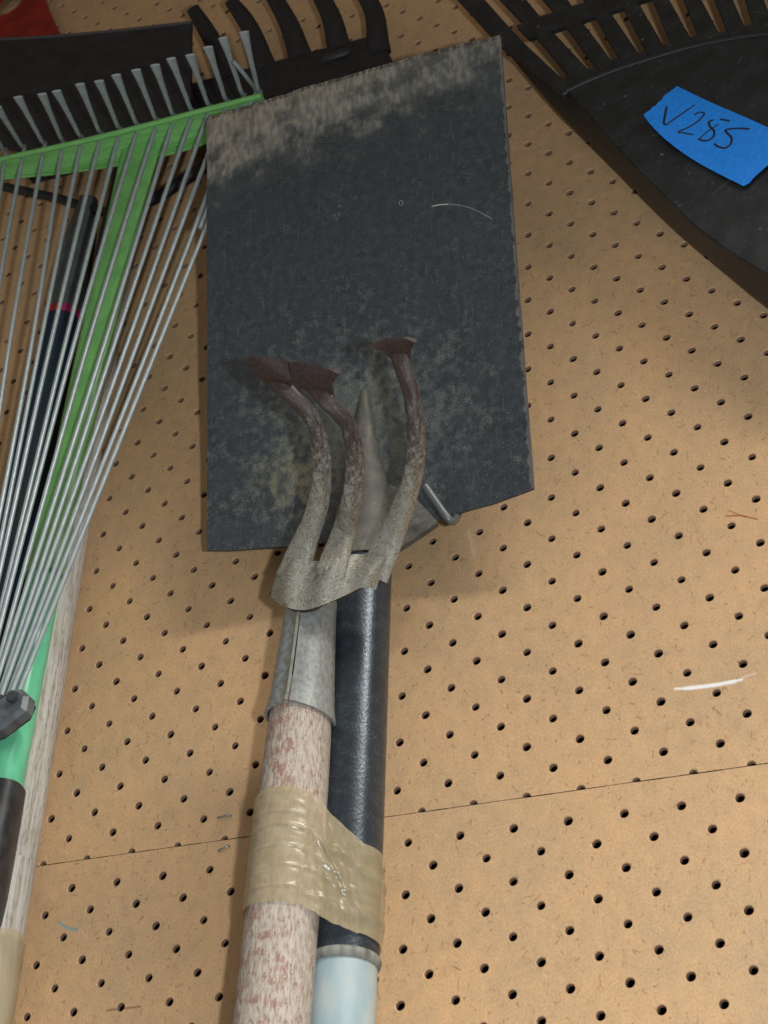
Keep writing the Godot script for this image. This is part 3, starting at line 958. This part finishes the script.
	var tip := [Vector3(-0.1025, 2.0473, 0.1320), Vector3(-0.1189, 2.0481, 0.1320), Vector3(-0.1301, 2.0432, 0.1320), Vector3(-0.1439, 2.0406, 0.1320), Vector3(-0.1594, 2.0435, 0.1320), Vector3(-0.1720, 2.0418, 0.1320), Vector3(-0.1876, 2.0430, 0.1320), Vector3(-0.2041, 2.0445, 0.1320), Vector3(-0.2180, 2.0438, 0.1320), Vector3(-0.2344, 2.0473, 0.1320), Vector3(-0.2542, 2.0479, 0.1320), Vector3(-0.2668, 2.0498, 0.1320), Vector3(-0.2885, 2.0554, 0.1320), Vector3(-0.3058, 2.0514, 0.1320), Vector3(-0.3147, 2.0407, 0.1320), Vector3(-0.3353, 2.0466, 0.1320), Vector3(-0.3515, 2.0475, 0.1320), Vector3(-0.3680, 2.0496, 0.1320)]
	rng.seed = 3
	for k in bar.size():
		var b: Vector3 = bar[k]
		var e: Vector3 = tip[k]
		var foot: Vector3 = (Vector3(-0.2264, 1.5735, 0.0720)).lerp(Vector3(-0.2671, 1.5725, 0.0720), k / 12.0)
		foot.z += .002 * (k % 2)
		var side := Vector3(rng.randfn() * .0022, 0, rng.randf_range(-.001, .001))
		var below := b + (foot - b).normalized() * .006
		var mid := foot.lerp(b, .55) + side
		var q := (e - b).normalized()
		var path := smooth_path([foot, foot.lerp(b, .25) + side * .6, mid, foot.lerp(b, .8) + side * .6, below, b + (b - foot).normalized() * .002, b + q * .007, b + q * .02], 4)
		st = new_st()
		tube(st, path, [.0016, .0016], [.0016, .0016], 10, Vector3(0, 0, 1), 4.0)
		var path2 := [b + q * .019, b + q * .03, b.lerp(e, .72), b.lerp(e, .88), e]
		tube(st, path2, [.0018, .0018, .002, .0027, .0036], [.0018, .0018, .0016, .0013, .001], 10, Vector3(0, 1, .4), 4.0)
		obj("wire_tine", st, wire, t)
	# the last wire has a twin that is bent aside
	st = new_st()
	var tb: Vector3 = Vector3(-0.1217, 2.0556, 0.0755)
	tube(st, smooth_path([Vector3(-0.1515, 1.9277, 0.0745), Vector3(-0.1263, 2.0412, 0.0745), tb, Vector3(-0.1152, 2.0405, 0.1000), Vector3(-0.1161, 2.0374, 0.1180)], 5), [.0015, .0015], [.0015, .0015], 10)
	obj("wire_tine", st, wire, t)

# ---------------------------------------------------------------- tools behind the wire rake
func hoe() -> void:
	var t := thing("flat_hoe", "wide flat black hoe blade on a bare weathered grey handle behind the green rake", "hoe")
	var n := noise(111, .03, 4)
	var bm := tmat(paint(256, 256, func(x: int, y: int):
		var a := n.get_noise_2d(x, y)
		var f := n.get_noise_2d(x * 8, y * 8)
		return Color(.09, .1, .118).lerp(Color(.13, .135, .15), clampf(.5 + a * 1.5, 0, 1)).lerp(Color(.4, .4, .4), clampf((f - .45) * 6.0, 0, 1) * .5)), .55)
	var g := []
	var top := [Vector3(-0.4728, 2.2852, 0.0600), Vector3(-0.2009, 2.1894, 0.0600)]
	var bot := [Vector3(-0.4501, 2.1714, 0.0520), Vector3(-0.1903, 2.0714, 0.0520)]
	for r in 13:
		var v := r / 12.0
		var row := []
		for c in 25:
			var u := c / 24.0
			var p: Vector3 = (bot[0] as Vector3).lerp(bot[1], u).lerp((top[0] as Vector3).lerp(top[1], u), v)
			p.y -= .024 * sin(u * PI) * pow(1.0 - v, 2)
			p.z -= .004 * sin(u * PI)
			row.append(p)
		g.append(row)
	var st := new_st()
	slab(st, g, .0028)
	var bl := obj("blade", st, bm, t)
	# turned-over top edge
	st = new_st()
	var te := []
	for c in 13:
		te.append((g[12][c * 2] as Vector3) + Vector3(0, -.0005, -.001))
	te.reverse()
	tube(st, te, [.0016, .0016], [.0024, .0024], 8)
	obj("rolled_edge", st, mat(Color(.25, .24, .25), .5), bl)
	# neck and socket
	var a: Vector3 = Vector3(-0.2509, 1.6098, 0.0200)
	var b: Vector3 = Vector3(-0.2481, 1.4928, 0.0200)
	var d := (a - b).normalized()
	st = new_st()
	tube(st, smooth_path([a + d * .37, a + d * .43, a + d * .47, Vector3(-0.2313, 2.0487, 0.0400), Vector3(-0.2408, 2.0716, 0.0450), Vector3(-0.2542, 2.0927, 0.0460)], 5), [.0148, .0145, .012, .0095, .008, .006], [.0148, .0145, .012, .009, .007, .004], 18)
	obj("neck", st, bm, t)
	var g1 := noise(113, .05, 3)
	var g2 := noise(114, .2, 3)
	var wm := tmat(paint(256, 768, func(x: int, y: int):
		var u := x / 256.0
		var gr := loop_noise(g1, u, 130, y * .12)
		var f := loop_noise(g2, u, 60, y * .18)
		var c := Color(.72, .70, .67).lerp(Color(.62, .59, .55), clampf(.45 + gr * 1.6, 0, 1))
		c = c.lerp(Color(.45, .42, .38), clampf((f + gr * .5 - .2) * 4.5, 0, 1) * .5)
		return c.lerp(Color(.68, .66, .63), clampf((-f - gr * .3 - .2) * 4.0, 0, 1) * .5)), .8)
	bump(wm, 115, .05, 2.0, 256)
	wm.normal_scale = .4
	st = new_st()
	var hp := []
	for k in 21:
		hp.append((b - d * .25).lerp(a + d * .38, k / 20.0))
	tube(st, hp, [.0152, .0148, .0142, .0138], [.0152, .0148, .0142, .0138], 28, Vector3(0, 0, 1), 4.0, true, noise(116, .05, 2), .0005)
	var h := obj("handle", st, wm, t)
	h.set_meta("label", "bare weathered grey wooden handle")
	# tape round the handle at the bottom
	st = new_st()
	var tp := []
	var tn := noise(117, .3, 2)
	var t0: Vector3 = Vector3(-0.2464, 1.4471, 0.0210)
	for k in 14:
		tp.append(t0 - d * (.0045 * k))
	tp.reverse()
	tube(st, tp, [.0168, .0165, .0165], [.0168, .0165, .0165], 36, Vector3(0, .22, 1), 4.0, false, tn, .0007)
	var o := obj("packing_tape", st, tape_mat())
	tag(o, "tan packing tape round the grey wooden handle in the lower left corner", "tape", "tan packing tape")

func bow_rake() -> void:
	var t := thing("bow_rake", "black bow rake with thick curved tines and a dark teal handle with red band", "rake")
	var n := noise(121, .04, 3)
	var bm := tmat(paint(256, 256, func(x: int, y: int):
		var a := n.get_noise_2d(x, y)
		var f := n.get_noise_2d(x * 6, y * 6)
		return Color(.07, .075, .088).lerp(Color(.105, .108, .12), clampf(.5 + a * 1.5, 0, 1)).lerp(Color(.3, .3, .31), clampf((f - .42) * 6.0, 0, 1) * .4)), .6)
	# head bar, continued behind the hoe
	var st := new_st()
	var e0: Vector3 = Vector3(-0.1959, 2.1493, 0.0340)
	var e1: Vector3 = Vector3(-0.0588, 2.1405, 0.0340)
	var run := (e1 - e0)
	var lowr: Vector3 = Vector3(-0.0345, 2.0998, 0.0340)
	var bars := []
	for q in [e0 - run * 1.2, e0, e1, Vector3(-0.0463, 2.1373, 0.0340), lowr, Vector3(-0.0480, 2.0564, 0.0340), Vector3(-0.1881, 2.0877, 0.0340), (Vector3(-0.1881, 2.0877, 0.0340)) - run * 1.2]:
		bars.append(Vector2(q.x, q.y))
	plate(st, bars, .034, .012, 5.0, .002)
	var head := obj("head_bar", st, bm, t)
	st = new_st()
	tube(st, [Vector3(-0.0951, 2.1292, 0.0310), Vector3(-0.0901, 2.1276, 0.0345), Vector3(-0.0738, 2.1265, 0.0355), Vector3(-0.0720, 2.1321, 0.0310)], [.004, .005, .005, .004], [.002, .003, .003, .002], 10)
	obj("rivet_boss", st, mat(Color(.15, .155, .17), .6), head)
	var roots := [Vector3(-0.1795, 2.1520, 0.0320), Vector3(-0.1469, 2.1501, 0.0320), Vector3(-0.1158, 2.1487, 0.0320), Vector3(-0.0825, 2.1450, 0.0320), Vector3(-0.0481, 2.1265, 0.0320)]
	var mids := [Vector3(-0.1943, 2.1917, 0.0370), Vector3(-0.1603, 2.1916, 0.0370), Vector3(-0.1261, 2.1837, 0.0370), Vector3(-0.0894, 2.1770, 0.0370), Vector3(-0.0524, 2.1651, 0.0370)]
	var ends := [Vector3(-0.2130, 2.2309, 0.0440), Vector3(-0.1775, 2.2249, 0.0440), Vector3(-0.1469, 2.2325, 0.0440), Vector3(-0.1070, 2.2214, 0.0440), Vector3(-0.0697, 2.2062, 0.0440)]
	for k in 5:
		var r: Vector3
		var m: Vector3
		var e: Vector3
		r = roots[k]; m = mids[k]; e = ends[k]
		st = new_st()
		tube(st, smooth_path([r + (r - m) * .25, r, m, e], 6), [.0095, .0084, .0075, .0068, .0055], [.004, .0042, .004, .0036, .0026], 14, Vector3(0, 0, 1), 5.0, true, null, 0.0, .75)
		obj("tine", st, bm, t)
	# bow
	st = new_st()
	tube(st, smooth_path([Vector3(-0.2952, 2.0483, 0.0240), Vector3(-0.3188, 2.0648, 0.0260), Vector3(-0.3809, 2.1003, 0.0280), Vector3(-0.4473, 2.1394, 0.0300), Vector3(-0.5274, 2.2100, 0.0300)], 6), [.0036, .0036, .004], [.0036, .0036, .004], 12)
	obj("bow_arm", st, bm, t)
	st = new_st()
	tube(st, smooth_path([Vector3(-0.2952, 2.0483, 0.0240), Vector3(-0.2662, 2.0316, 0.0260), Vector3(-0.2316, 2.0292, 0.0280), Vector3(-0.2059, 2.0375, 0.0300), Vector3(-0.1800, 2.0520, 0.0310), Vector3(-0.1635, 2.0847, 0.0310)], 6), [.0036, .0045, .005], [.0036, .0045, .005], 12)
	obj("bow_arm", st, bm, t)
	# socket, band and handle
	var a: Vector3 = Vector3(-0.2937, 2.0234, 0.0220)
	var b: Vector3 = Vector3(-0.2937, 1.9327, 0.0220)
	var d := (a - b).normalized()
	st = new_st()
	tube(st, smooth_path([b, a, a + d * .02, a + d * .034], 4), [.0142, .0138, .0122, .0075], [.0142, .0138, .0122, .0075], 24)
	obj("socket", st, tmat(paint(128, 256, func(x: int, y: int):
		var q := n.get_noise_2d(x * 2, y)
		return Color(.29, .305, .32).lerp(Color(.34, .355, .365), clampf(.5 + q * 1.6, 0, 1))), .6), t)
	st = new_st()
	tube(st, [b - d * .0035, b - d * .0025, b + d * .0025, b + d * .0035], [.0142, .0152, .0152, .0142], [.0142, .0152, .0152, .0142], 24)
	var nb := noise(125, .02, 2)
	var band := obj("band", st, tmat(paint(128, 16, func(x: int, y: int): return Color(.68, .13, .11) if x < 74 + nb.get_noise_1d(x) * 4 else Color(.66, .13, .4)), .5), t)
	band.set_meta("label", "red and pink band")
	st = new_st()
	tube(st, [b - d * .5, b - d * .2, b], [.0138, .0138, .0138], [.0138, .0138, .0138], 24)
	obj("handle", st, tmat(paint(64, 256, func(x: int, y: int):
		var q := n.get_noise_2d(x, y * .5)
		return Color(.03, .21, .26).lerp(Color(.05, .18, .27), clampf(.5 + q * 2.0, 0, 1))), .6), t)

func red_plate() -> void:
	var st := new_st()
	var c: Vector3 = Vector3(-0.4438, 2.3841, 0.0120)
	var ol := []
	for q in [Vector3(-0.5118, 2.3534, 0.0120), Vector3(-0.3928, 2.3015, 0.0120), Vector3(-0.3733, 2.3082, 0.0120), Vector3(-0.3819, 2.3259, 0.0120), Vector3(-0.3965, 2.3581, 0.0120), Vector3(-0.4154, 2.4049, 0.0120), Vector3(-0.4353, 2.4602, 0.0120), Vector3(-0.5517, 2.5171, 0.0120)]:
		ol.append(Vector2(q.x, q.y))
	# split along the hole so that it stays a true opening
	var hole := []
	for k in 24:
		hole.append(Vector2(c.x, c.y) + Vector2.from_angle(TAU * k / 24.0) * .0165)
	var lft := [ol[0], ol[1], ol[2], ol[3], ol[4]]
	var a := Vector2(c.x, c.y)
	var rp: Vector2 = ol[4].lerp(ol[5], .1)
	var lp := Vector2(ol[0].x, a.y)
	lft = [ol[0], ol[1], ol[2], ol[3], ol[4], rp]
	for k in range(24, 11, -1):
		lft.append(hole[k % 24])
	lft.append(lp)
	var rgt := [rp, ol[5], ol[6], ol[7], lp]
	for k in range(12, -1, -1):
		rgt.append(hole[k])
	plate(st, lft, .012, .004)
	plate(st, rgt, .012, .004)
	var n := noise(131, .05, 3)
	var o := obj("red_plate", st, tmat(paint(128, 128, func(x: int, y: int): return Color(.56, .12, .08).lerp(Color(.46, .1, .08), clampf(.5 + n.get_noise_2d(x, y) * 1.5, 0, 1))), .45))
	tag(o, "red flat plate with a round hole in the upper left corner", "plate")

# ---------------------------------------------------------------- black fan rake
func fan_rake() -> void:
	var t := thing("fan_rake", "black plastic fan rake with slotted tines in the upper right corner", "rake")
	var n := noise(141, .03, 4)
	var img := paint(512, 512, func(x: int, y: int):
		var a := n.get_noise_2d(x, y)
		var f := n.get_noise_2d(x * 7, y * 7)
		return Color(.08, .093, .105).lerp(Color(.115, .127, .138), clampf(.5 + a * 1.4, 0, 1)).lerp(Color(.26, .27, .27), clampf((f + a * .4 - .34) * 5.0, 0, 1) * .4))
	rng.seed = 14
	for i in 260:
		dot(img, Vector2(rng.randf() * 512, rng.randf() * 512), rng.randf_range(.4, 1.2), Color(.5, .52, .52), rng.randf_range(.2, .8))
	for i in 30:
		var p := Vector2(rng.randf() * 512, rng.randf() * 512)
		var q := p + Vector2.from_angle(rng.randf() * TAU) * rng.randf_range(8, 40)
		stroke(img, [p, p.lerp(q, .5) + Vector2(rng.randfn() * 3, rng.randfn() * 3), q], .5, Color(.33, .35, .35), rng.randf_range(.1, .4))
	var bm := tmat(img, .5)
	bump(bm, 142, .05, 2.0, 256)
	bm.normal_scale = .25
	var z := .048
	var apex: Vector3 = Vector3(0.2559, 1.7041, 0.0480)
	var ap := Vector2(apex.x, apex.y)
	var f2 := func(v: Vector3) -> Vector2: return Vector2(v.x, v.y)
	var ridge := []
	for v in smooth_path([Vector3(0.1032, 1.9959, 0.0480), Vector3(0.1270, 2.0013, 0.0480), Vector3(0.1546, 2.0039, 0.0480), Vector3(0.1951, 2.0037, 0.0480), Vector3(0.2392, 1.9955, 0.0480), Vector3(0.2895, 1.9781, 0.0480), Vector3(0.3347, 1.9503, 0.0480)], 5):
		ridge.append(f2.call(v))
	# solid fan
	var side := []
	for v in smooth_path([Vector3(0.1032, 1.9959, 0.0480), Vector3(0.1245, 1.9516, 0.0480), Vector3(0.1433, 1.9121, 0.0480), Vector3(0.1625, 1.8759, 0.0480), Vector3(0.1797, 1.8436, 0.0480), Vector3(0.1986, 1.8152, 0.0480), Vector3(0.2223, 1.7854, 0.0480), Vector3(0.2389, 1.7667, 0.0480), Vector3(0.2611, 1.7535, 0.0480)], 5):
		side.append(f2.call(v))
	var ol := []
	for p in side: ol.append(p)
	ol.append(f2.call(Vector3(0.3219, 1.7343, 0.0480)))
	for k in range(ridge.size() - 1, 0, -1): ol.append(ridge[k])
	var st := new_st()
	plate(st, ol, z, .003, 2.5, .001)
	obj("fan_plate", st, bm, t)
	# raised moulding along the arc
	st = new_st()
	var rp := []
	for p in ridge: rp.append(Vector3(p.x, p.y, z))
	rp.reverse()
	tube(st, rp, [.0024, .0024], [.0012, .0012], 10)
	obj("ridge", st, bm, t)
	# slotted band: ribs between slots, tied by two cross bands
	var polar := func(a: float, r: float) -> Vector2: return ap + Vector2(cos(a), sin(a)) * r
	var rr := func(a: float) -> float:     # radius of the moulding at this angle
		var best := 0.0
		var bd := 9.0
		for p in ridge:
			var q: Vector2 = p - ap
			var da := absf(q.angle() - a)
			if da < bd:
				bd = da
				best = q.length()
		return best
	var slots := [[Vector3(0.0762, 2.0632, 0.0480), Vector3(0.1034, 2.0091, 0.0480)], [Vector3(0.0982, 2.0644, 0.0480), Vector3(0.1230, 2.0081, 0.0480)], [Vector3(0.1195, 2.0657, 0.0480), Vector3(0.1384, 2.0118, 0.0480)], [Vector3(0.1400, 2.0662, 0.0480), Vector3(0.1573, 2.0099, 0.0480)], [Vector3(0.1598, 2.0680, 0.0480), Vector3(0.1740, 2.0109, 0.0480)], [Vector3(0.1788, 2.0701, 0.0480), Vector3(0.1922, 2.0111, 0.0480)], [Vector3(0.1982, 2.0697, 0.0480), Vector3(0.2112, 2.0068, 0.0480)], [Vector3(0.2186, 2.0676, 0.0480), Vector3(0.2277, 2.0066, 0.0480)], [Vector3(0.2393, 2.0642, 0.0480), Vector3(0.2450, 2.0040, 0.0480)], [Vector3(0.2603, 2.0595, 0.0480), Vector3(0.2621, 2.0003, 0.0480)]]
	# every rib runs from the moulding outwards; slots are the gaps between ribs
	var cl := []
	for s in slots:
		cl.append([f2.call(s[0]), f2.call(s[1])])
	var ext := func(i: int, k: float) -> Vector2: return (cl[i][1] as Vector2).lerp(cl[i][0], k)
	var wid := func(k: float) -> float: return lerpf(.0022, .0046, clampf(k, 0, 1))
	for i in range(-1, cl.size() - 1):
		# rib between slot i and slot i + 1 (-1: the outer rim)
		var lf := []
		var rt := []
		for s in 15:
			var k := -.22 + s * .2
			var cr: Vector2 = ext.call(i + 1, k)
			var dirr: Vector2 = ((cl[i + 1][0] as Vector2) - cl[i + 1][1]).normalized()
			var nr := Vector2(-dirr.y, dirr.x)      # to the left of the outward direction
			rt.append(cr + nr * wid.call(k))
			if i >= 0:
				var dl: Vector2 = ((cl[i][0] as Vector2) - cl[i][1]).normalized()
				lf.append((ext.call(i, k) as Vector2) - Vector2(-dl.y, dl.x) * wid.call(k))
			else:
				lf.append((ext.call(0, k) as Vector2) + nr * (wid.call(k) + lerpf(.0062, .0135, clampf(k * .6 + .3, 0, 1))))
		var poly := []
		for p in lf: poly.append(p)
		rt.reverse()
		for p in rt: poly.append(p)
		st = new_st()
		plate(st, poly, z - .0006, .004, 2.5, .0008)
		obj("tine_rib", st, bm, t)
	for band in [[-.4, .06], [1.0, 1.34]]:
		var up := []
		var dn := []
		for i in cl.size():
			up.append(ext.call(i, band[1]))
			dn.append(ext.call(i, band[0]))
		if band[0] < 0:
			dn[0] = ridge[0]
			up[0] = (ext.call(0, band[1]) as Vector2)
		var poly := []
		for p in up: poly.append(p)
		dn.reverse()
		for p in dn: poly.append(p)
		st = new_st()
		plate(st, poly, z - .0012, .0036, 2.5)
		obj("cross_band", st, bm, t)
	# side flange turned back towards the wall
	var fin := smooth_path([Vector3(0.0117, 2.1845, 0.0460), Vector3(0.0386, 2.1265, 0.0460), Vector3(0.0696, 2.0630, 0.0460), Vector3(0.1031, 1.9965, 0.0475), Vector3(0.1243, 1.9522, 0.0475), Vector3(0.1432, 1.9126, 0.0475), Vector3(0.1624, 1.8764, 0.0475), Vector3(0.1796, 1.8441, 0.0475), Vector3(0.1985, 1.8157, 0.0475), Vector3(0.2222, 1.7859, 0.0475), Vector3(0.2389, 1.7672, 0.0475), Vector3(0.2610, 1.7540, 0.0475)], 4)
	var fout := smooth_path([Vector3(0.0037, 2.1915, 0.0340), Vector3(0.0285, 2.1367, 0.0320), Vector3(0.0574, 2.0719, 0.0280), Vector3(0.0864, 2.0132, 0.0220), Vector3(0.1078, 1.9754, 0.0190), Vector3(0.1271, 1.9408, 0.0170), Vector3(0.1468, 1.9045, 0.0150), Vector3(0.1669, 1.8695, 0.0130), Vector3(0.1898, 1.8333, 0.0120), Vector3(0.2160, 1.7925, 0.0120), Vector3(0.2351, 1.7683, 0.0120), Vector3(0.2586, 1.7512, 0.0120)], 4)
	var g := [[], [], []]
	for i in fin.size():
		g[0].append(fout[i])
		g[1].append((fout[i] as Vector3).lerp(fin[i], .5) + Vector3(-.0008, -.0008, 0))
		g[2].append(fin[i])
	st = new_st()
	slab(st, g, .0022)
	obj("side_flange", st, bm, t)
	label_tape()

func label_tape() -> void:
	var z0 := .0498
	var A: Vector3 = Vector3(0.1562, 1.9438, 0.0498)
	var B: Vector3 = Vector3(0.1789, 1.9656, 0.0498)
	var C: Vector3 = Vector3(0.2484, 1.8864, 0.0498)
	var D: Vector3 = Vector3(0.2141, 1.8597, 0.0498)
	var uv := func(p: Vector3) -> Vector2:
		# the tape's own axes: along its long edge and across it
		var ex := (C - B).normalized()
		var ey := (A - B) - ex * (A - B).dot(ex)
		var l := .13
		return Vector2((p - B).dot(ex) / l + .3, (p - B).dot(ey.normalized()) / l + .12)
	var n := noise(151, .05, 3)
	var n2 := noise(152, .4, 2)
	var img := paint(768, 512, func(x: int, y: int):
		var a := n.get_noise_2d(x, y * .4)
		var f := n2.get_noise_2d(x, y)
		return Color(.04, .47, .84).lerp(Color(.07, .51, .88), clampf(.5 + a * 1.2 + f * .3, 0, 1)))
	var k := Vector2(768, 768)
	var ink := Color(.05, .07, .13)
	var px := func(l: Array) -> Array:
		var o := []
		for p in smooth_path(l, 4):
			o.append(uv.call(p) * k)
		return o
	stroke(img, px.call([Vector3(0.1711, 1.9465, 0.0498), Vector3(0.1698, 1.9394, 0.0498), Vector3(0.1687, 1.9322, 0.0498), Vector3(0.1703, 1.9306, 0.0498)]), 4.6, ink, .9)
	stroke(img, px.call([Vector3(0.1703, 1.9303, 0.0498), Vector3(0.1740, 1.9334, 0.0498), Vector3(0.1808, 1.9383, 0.0498), Vector3(0.1885, 1.9438, 0.0498)]), 3.2, ink, .75)
	stroke(img, px.call([Vector3(0.1883, 1.9348, 0.0498), Vector3(0.1910, 1.9361, 0.0498), Vector3(0.1941, 1.9344, 0.0498), Vector3(0.1926, 1.9307, 0.0498), Vector3(0.1859, 1.9254, 0.0498), Vector3(0.1774, 1.9219, 0.0498), Vector3(0.1805, 1.9202, 0.0498), Vector3(0.1861, 1.9169, 0.0498)]), 3.5, ink, .85)
	stroke(img, px.call([Vector3(0.1993, 1.9257, 0.0498), Vector3(0.1967, 1.9249, 0.0498), Vector3(0.1971, 1.9205, 0.0498), Vector3(0.1993, 1.9155, 0.0498), Vector3(0.1984, 1.9103, 0.0498), Vector3(0.1938, 1.9086, 0.0498), Vector3(0.1896, 1.9114, 0.0498)]), 4.3, ink, .9)
	stroke(img, px.call([Vector3(0.1896, 1.9116, 0.0498), Vector3(0.1949, 1.9163, 0.0498), Vector3(0.2022, 1.9204, 0.0498)]), 2.8, ink, .6)
	stroke(img, px.call([Vector3(0.2043, 1.9242, 0.0498), Vector3(0.2092, 1.9209, 0.0498)]), 4.3, ink, .85)
	stroke(img, px.call([Vector3(0.2208, 1.9080, 0.0498), Vector3(0.2142, 1.9115, 0.0498), Vector3(0.2068, 1.9135, 0.0498), Vector3(0.2072, 1.9105, 0.0498), Vector3(0.2096, 1.9050, 0.0498), Vector3(0.2090, 1.8998, 0.0498), Vector3(0.2054, 1.8975, 0.0498), Vector3(0.2015, 1.8999, 0.0498), Vector3(0.1989, 1.9037, 0.0498)]), 4.3, ink, .9)
	var m := tmat(img, .62)
	bump(m, 153, .1, 1.5, 256)
	m.normal_scale = .3
	var g := []
	var uvs := []
	var tn := noise(154, 3.0, 2)
	for r in 13:
		var v := r / 12.0
		var row := []
		for c in 25:
			var u := c / 24.0
			# bottom edge sags, left end is torn
			var lo := A.bezier_interpolate(Vector3(0.1660, 1.9145, 0.0498), Vector3(0.1913, 1.8867, 0.0498), D, u)
			var hi := B.lerp(C, u)
			var p := lo.lerp(hi, v)
			if c == 0: p += (C - B).normalized() * (.0008 * sin(v * 5.0) + tn.get_noise_1d(v * 2.0) * .0012)
			if c == 24: p += (C - B).normalized() * tn.get_noise_1d(v * 2.0 + 9.0) * .002
			p.z = z0 + .0035 * pow(1.0 - u, 3) * (1.0 - v) + .0006 * sin(u * 7.0 + v * 3.0) + .0004
			row.append(p)
		g.append(row)
	var st := new_st()
	for r in 12:
		for c in 24:
			quad(st, g[r + 1][c], g[r + 1][c + 1], g[r][c + 1], g[r][c], uv.call(g[r + 1][c]) * Vector2(1, 1.5), uv.call(g[r + 1][c + 1]) * Vector2(1, 1.5), uv.call(g[r][c + 1]) * Vector2(1, 1.5), uv.call(g[r][c]) * Vector2(1, 1.5))
	for r in 12:
		for c in 24:
			var dz := Vector3(0, 0, -.0002)
			quad(st, g[r][c] + dz, g[r][c + 1] + dz, g[r + 1][c + 1] + dz, g[r + 1][c] + dz)
	var o := obj("price_tape", st, m)
	tag(o, "torn piece of blue masking tape with a handwritten price code", "tape")

# ---------------------------------------------------------------- scene
func _ready() -> void:
	var cam := Camera3D.new()
	cam.name = "camera"
	add_child(cam)
	cam.fov = 33.0268
	cam.near = .05
	cam.far = 20.0
	cam.transform = Transform3D(Basis(Vector3(0.9218112, 0.05131602, -0.3842275), Vector3(0.18971669, 0.80465211, 0.56262116), Vector3(0.33804094, -0.59152485, 0.73200182)), Vector3(0.32870148, 1.07607603, 0.78406179)).orthonormalized()
	cam.current = true
	var at := CameraAttributesPhysical.new()
	at.frustum_focal_length = 40.48
	at.frustum_focus_distance = 1.0
	at.frustum_near = .05
	at.frustum_far = 20.0
	at.exposure_aperture = 14.0
	cam.attributes = at
	var env := Environment.new()
	env.background_mode = Environment.BG_COLOR
	env.background_color = Color(.71, .685, .65)
	env.background_energy_multiplier = .5
	env.tonemap_mode = Environment.TONE_MAPPER_LINEAR
	env.tonemap_exposure = 1.2
	env.sdfgi_enabled = true
	env.ssao_enabled = true
	env.ssil_enabled = true
	var we := WorldEnvironment.new()
	we.name = "world_environment"
	we.environment = env
	add_child(we)
	# the camera's flash, beside the lens
	var flash := OmniLight3D.new()
	flash.name = "camera_flash"
	add_child(flash)
	flash.position = cam.position + cam.basis.x * .08 + cam.basis.y * .01
	flash.light_color = Color(.93, .97, 1.0)
	flash.light_energy = .45
	flash.light_size = .012
	flash.omni_range = 6.0
	flash.omni_attenuation = 2.0
	flash.shadow_enabled = true
	# the shop's ceiling light over the aisle
	var lamp := AreaLight3D.new()
	lamp.name = "ceiling_light"
	add_child(lamp)
	lamp.area_size = Vector2(1.4, .34)
	lamp.position = Vector3(1.25, 3.1, 1.1)
	lamp.look_at_from_position(lamp.position, Vector3(1.0, 1.4, .0), Vector3(0, 0, 1))
	lamp.light_color = Color(1.0, .985, .95)
	lamp.light_energy = 6.0
	lamp.area_range = 8.0
	lamp.shadow_enabled = true
	# added board, unseen above the frame, put in to shade the upper pegboard
	var st := new_st()
	var sh := []
	for r in 2:
		sh.append([Vector3(-1.6, 2.46, .0 + .615 * r), Vector3(1.6, 2.46, .0 + .615 * r)])
	slab(st, sh, .02)
	var shade_board := obj("added_shade_board", st, mat(Color(.5, .42, .32), .7))
	shade_board.set_meta("kind", "structure")
	boards()
	spade()
	cultivator()
	leaf_rake()
	hoe()
	bow_rake()
	red_plate()
	fan_rake()
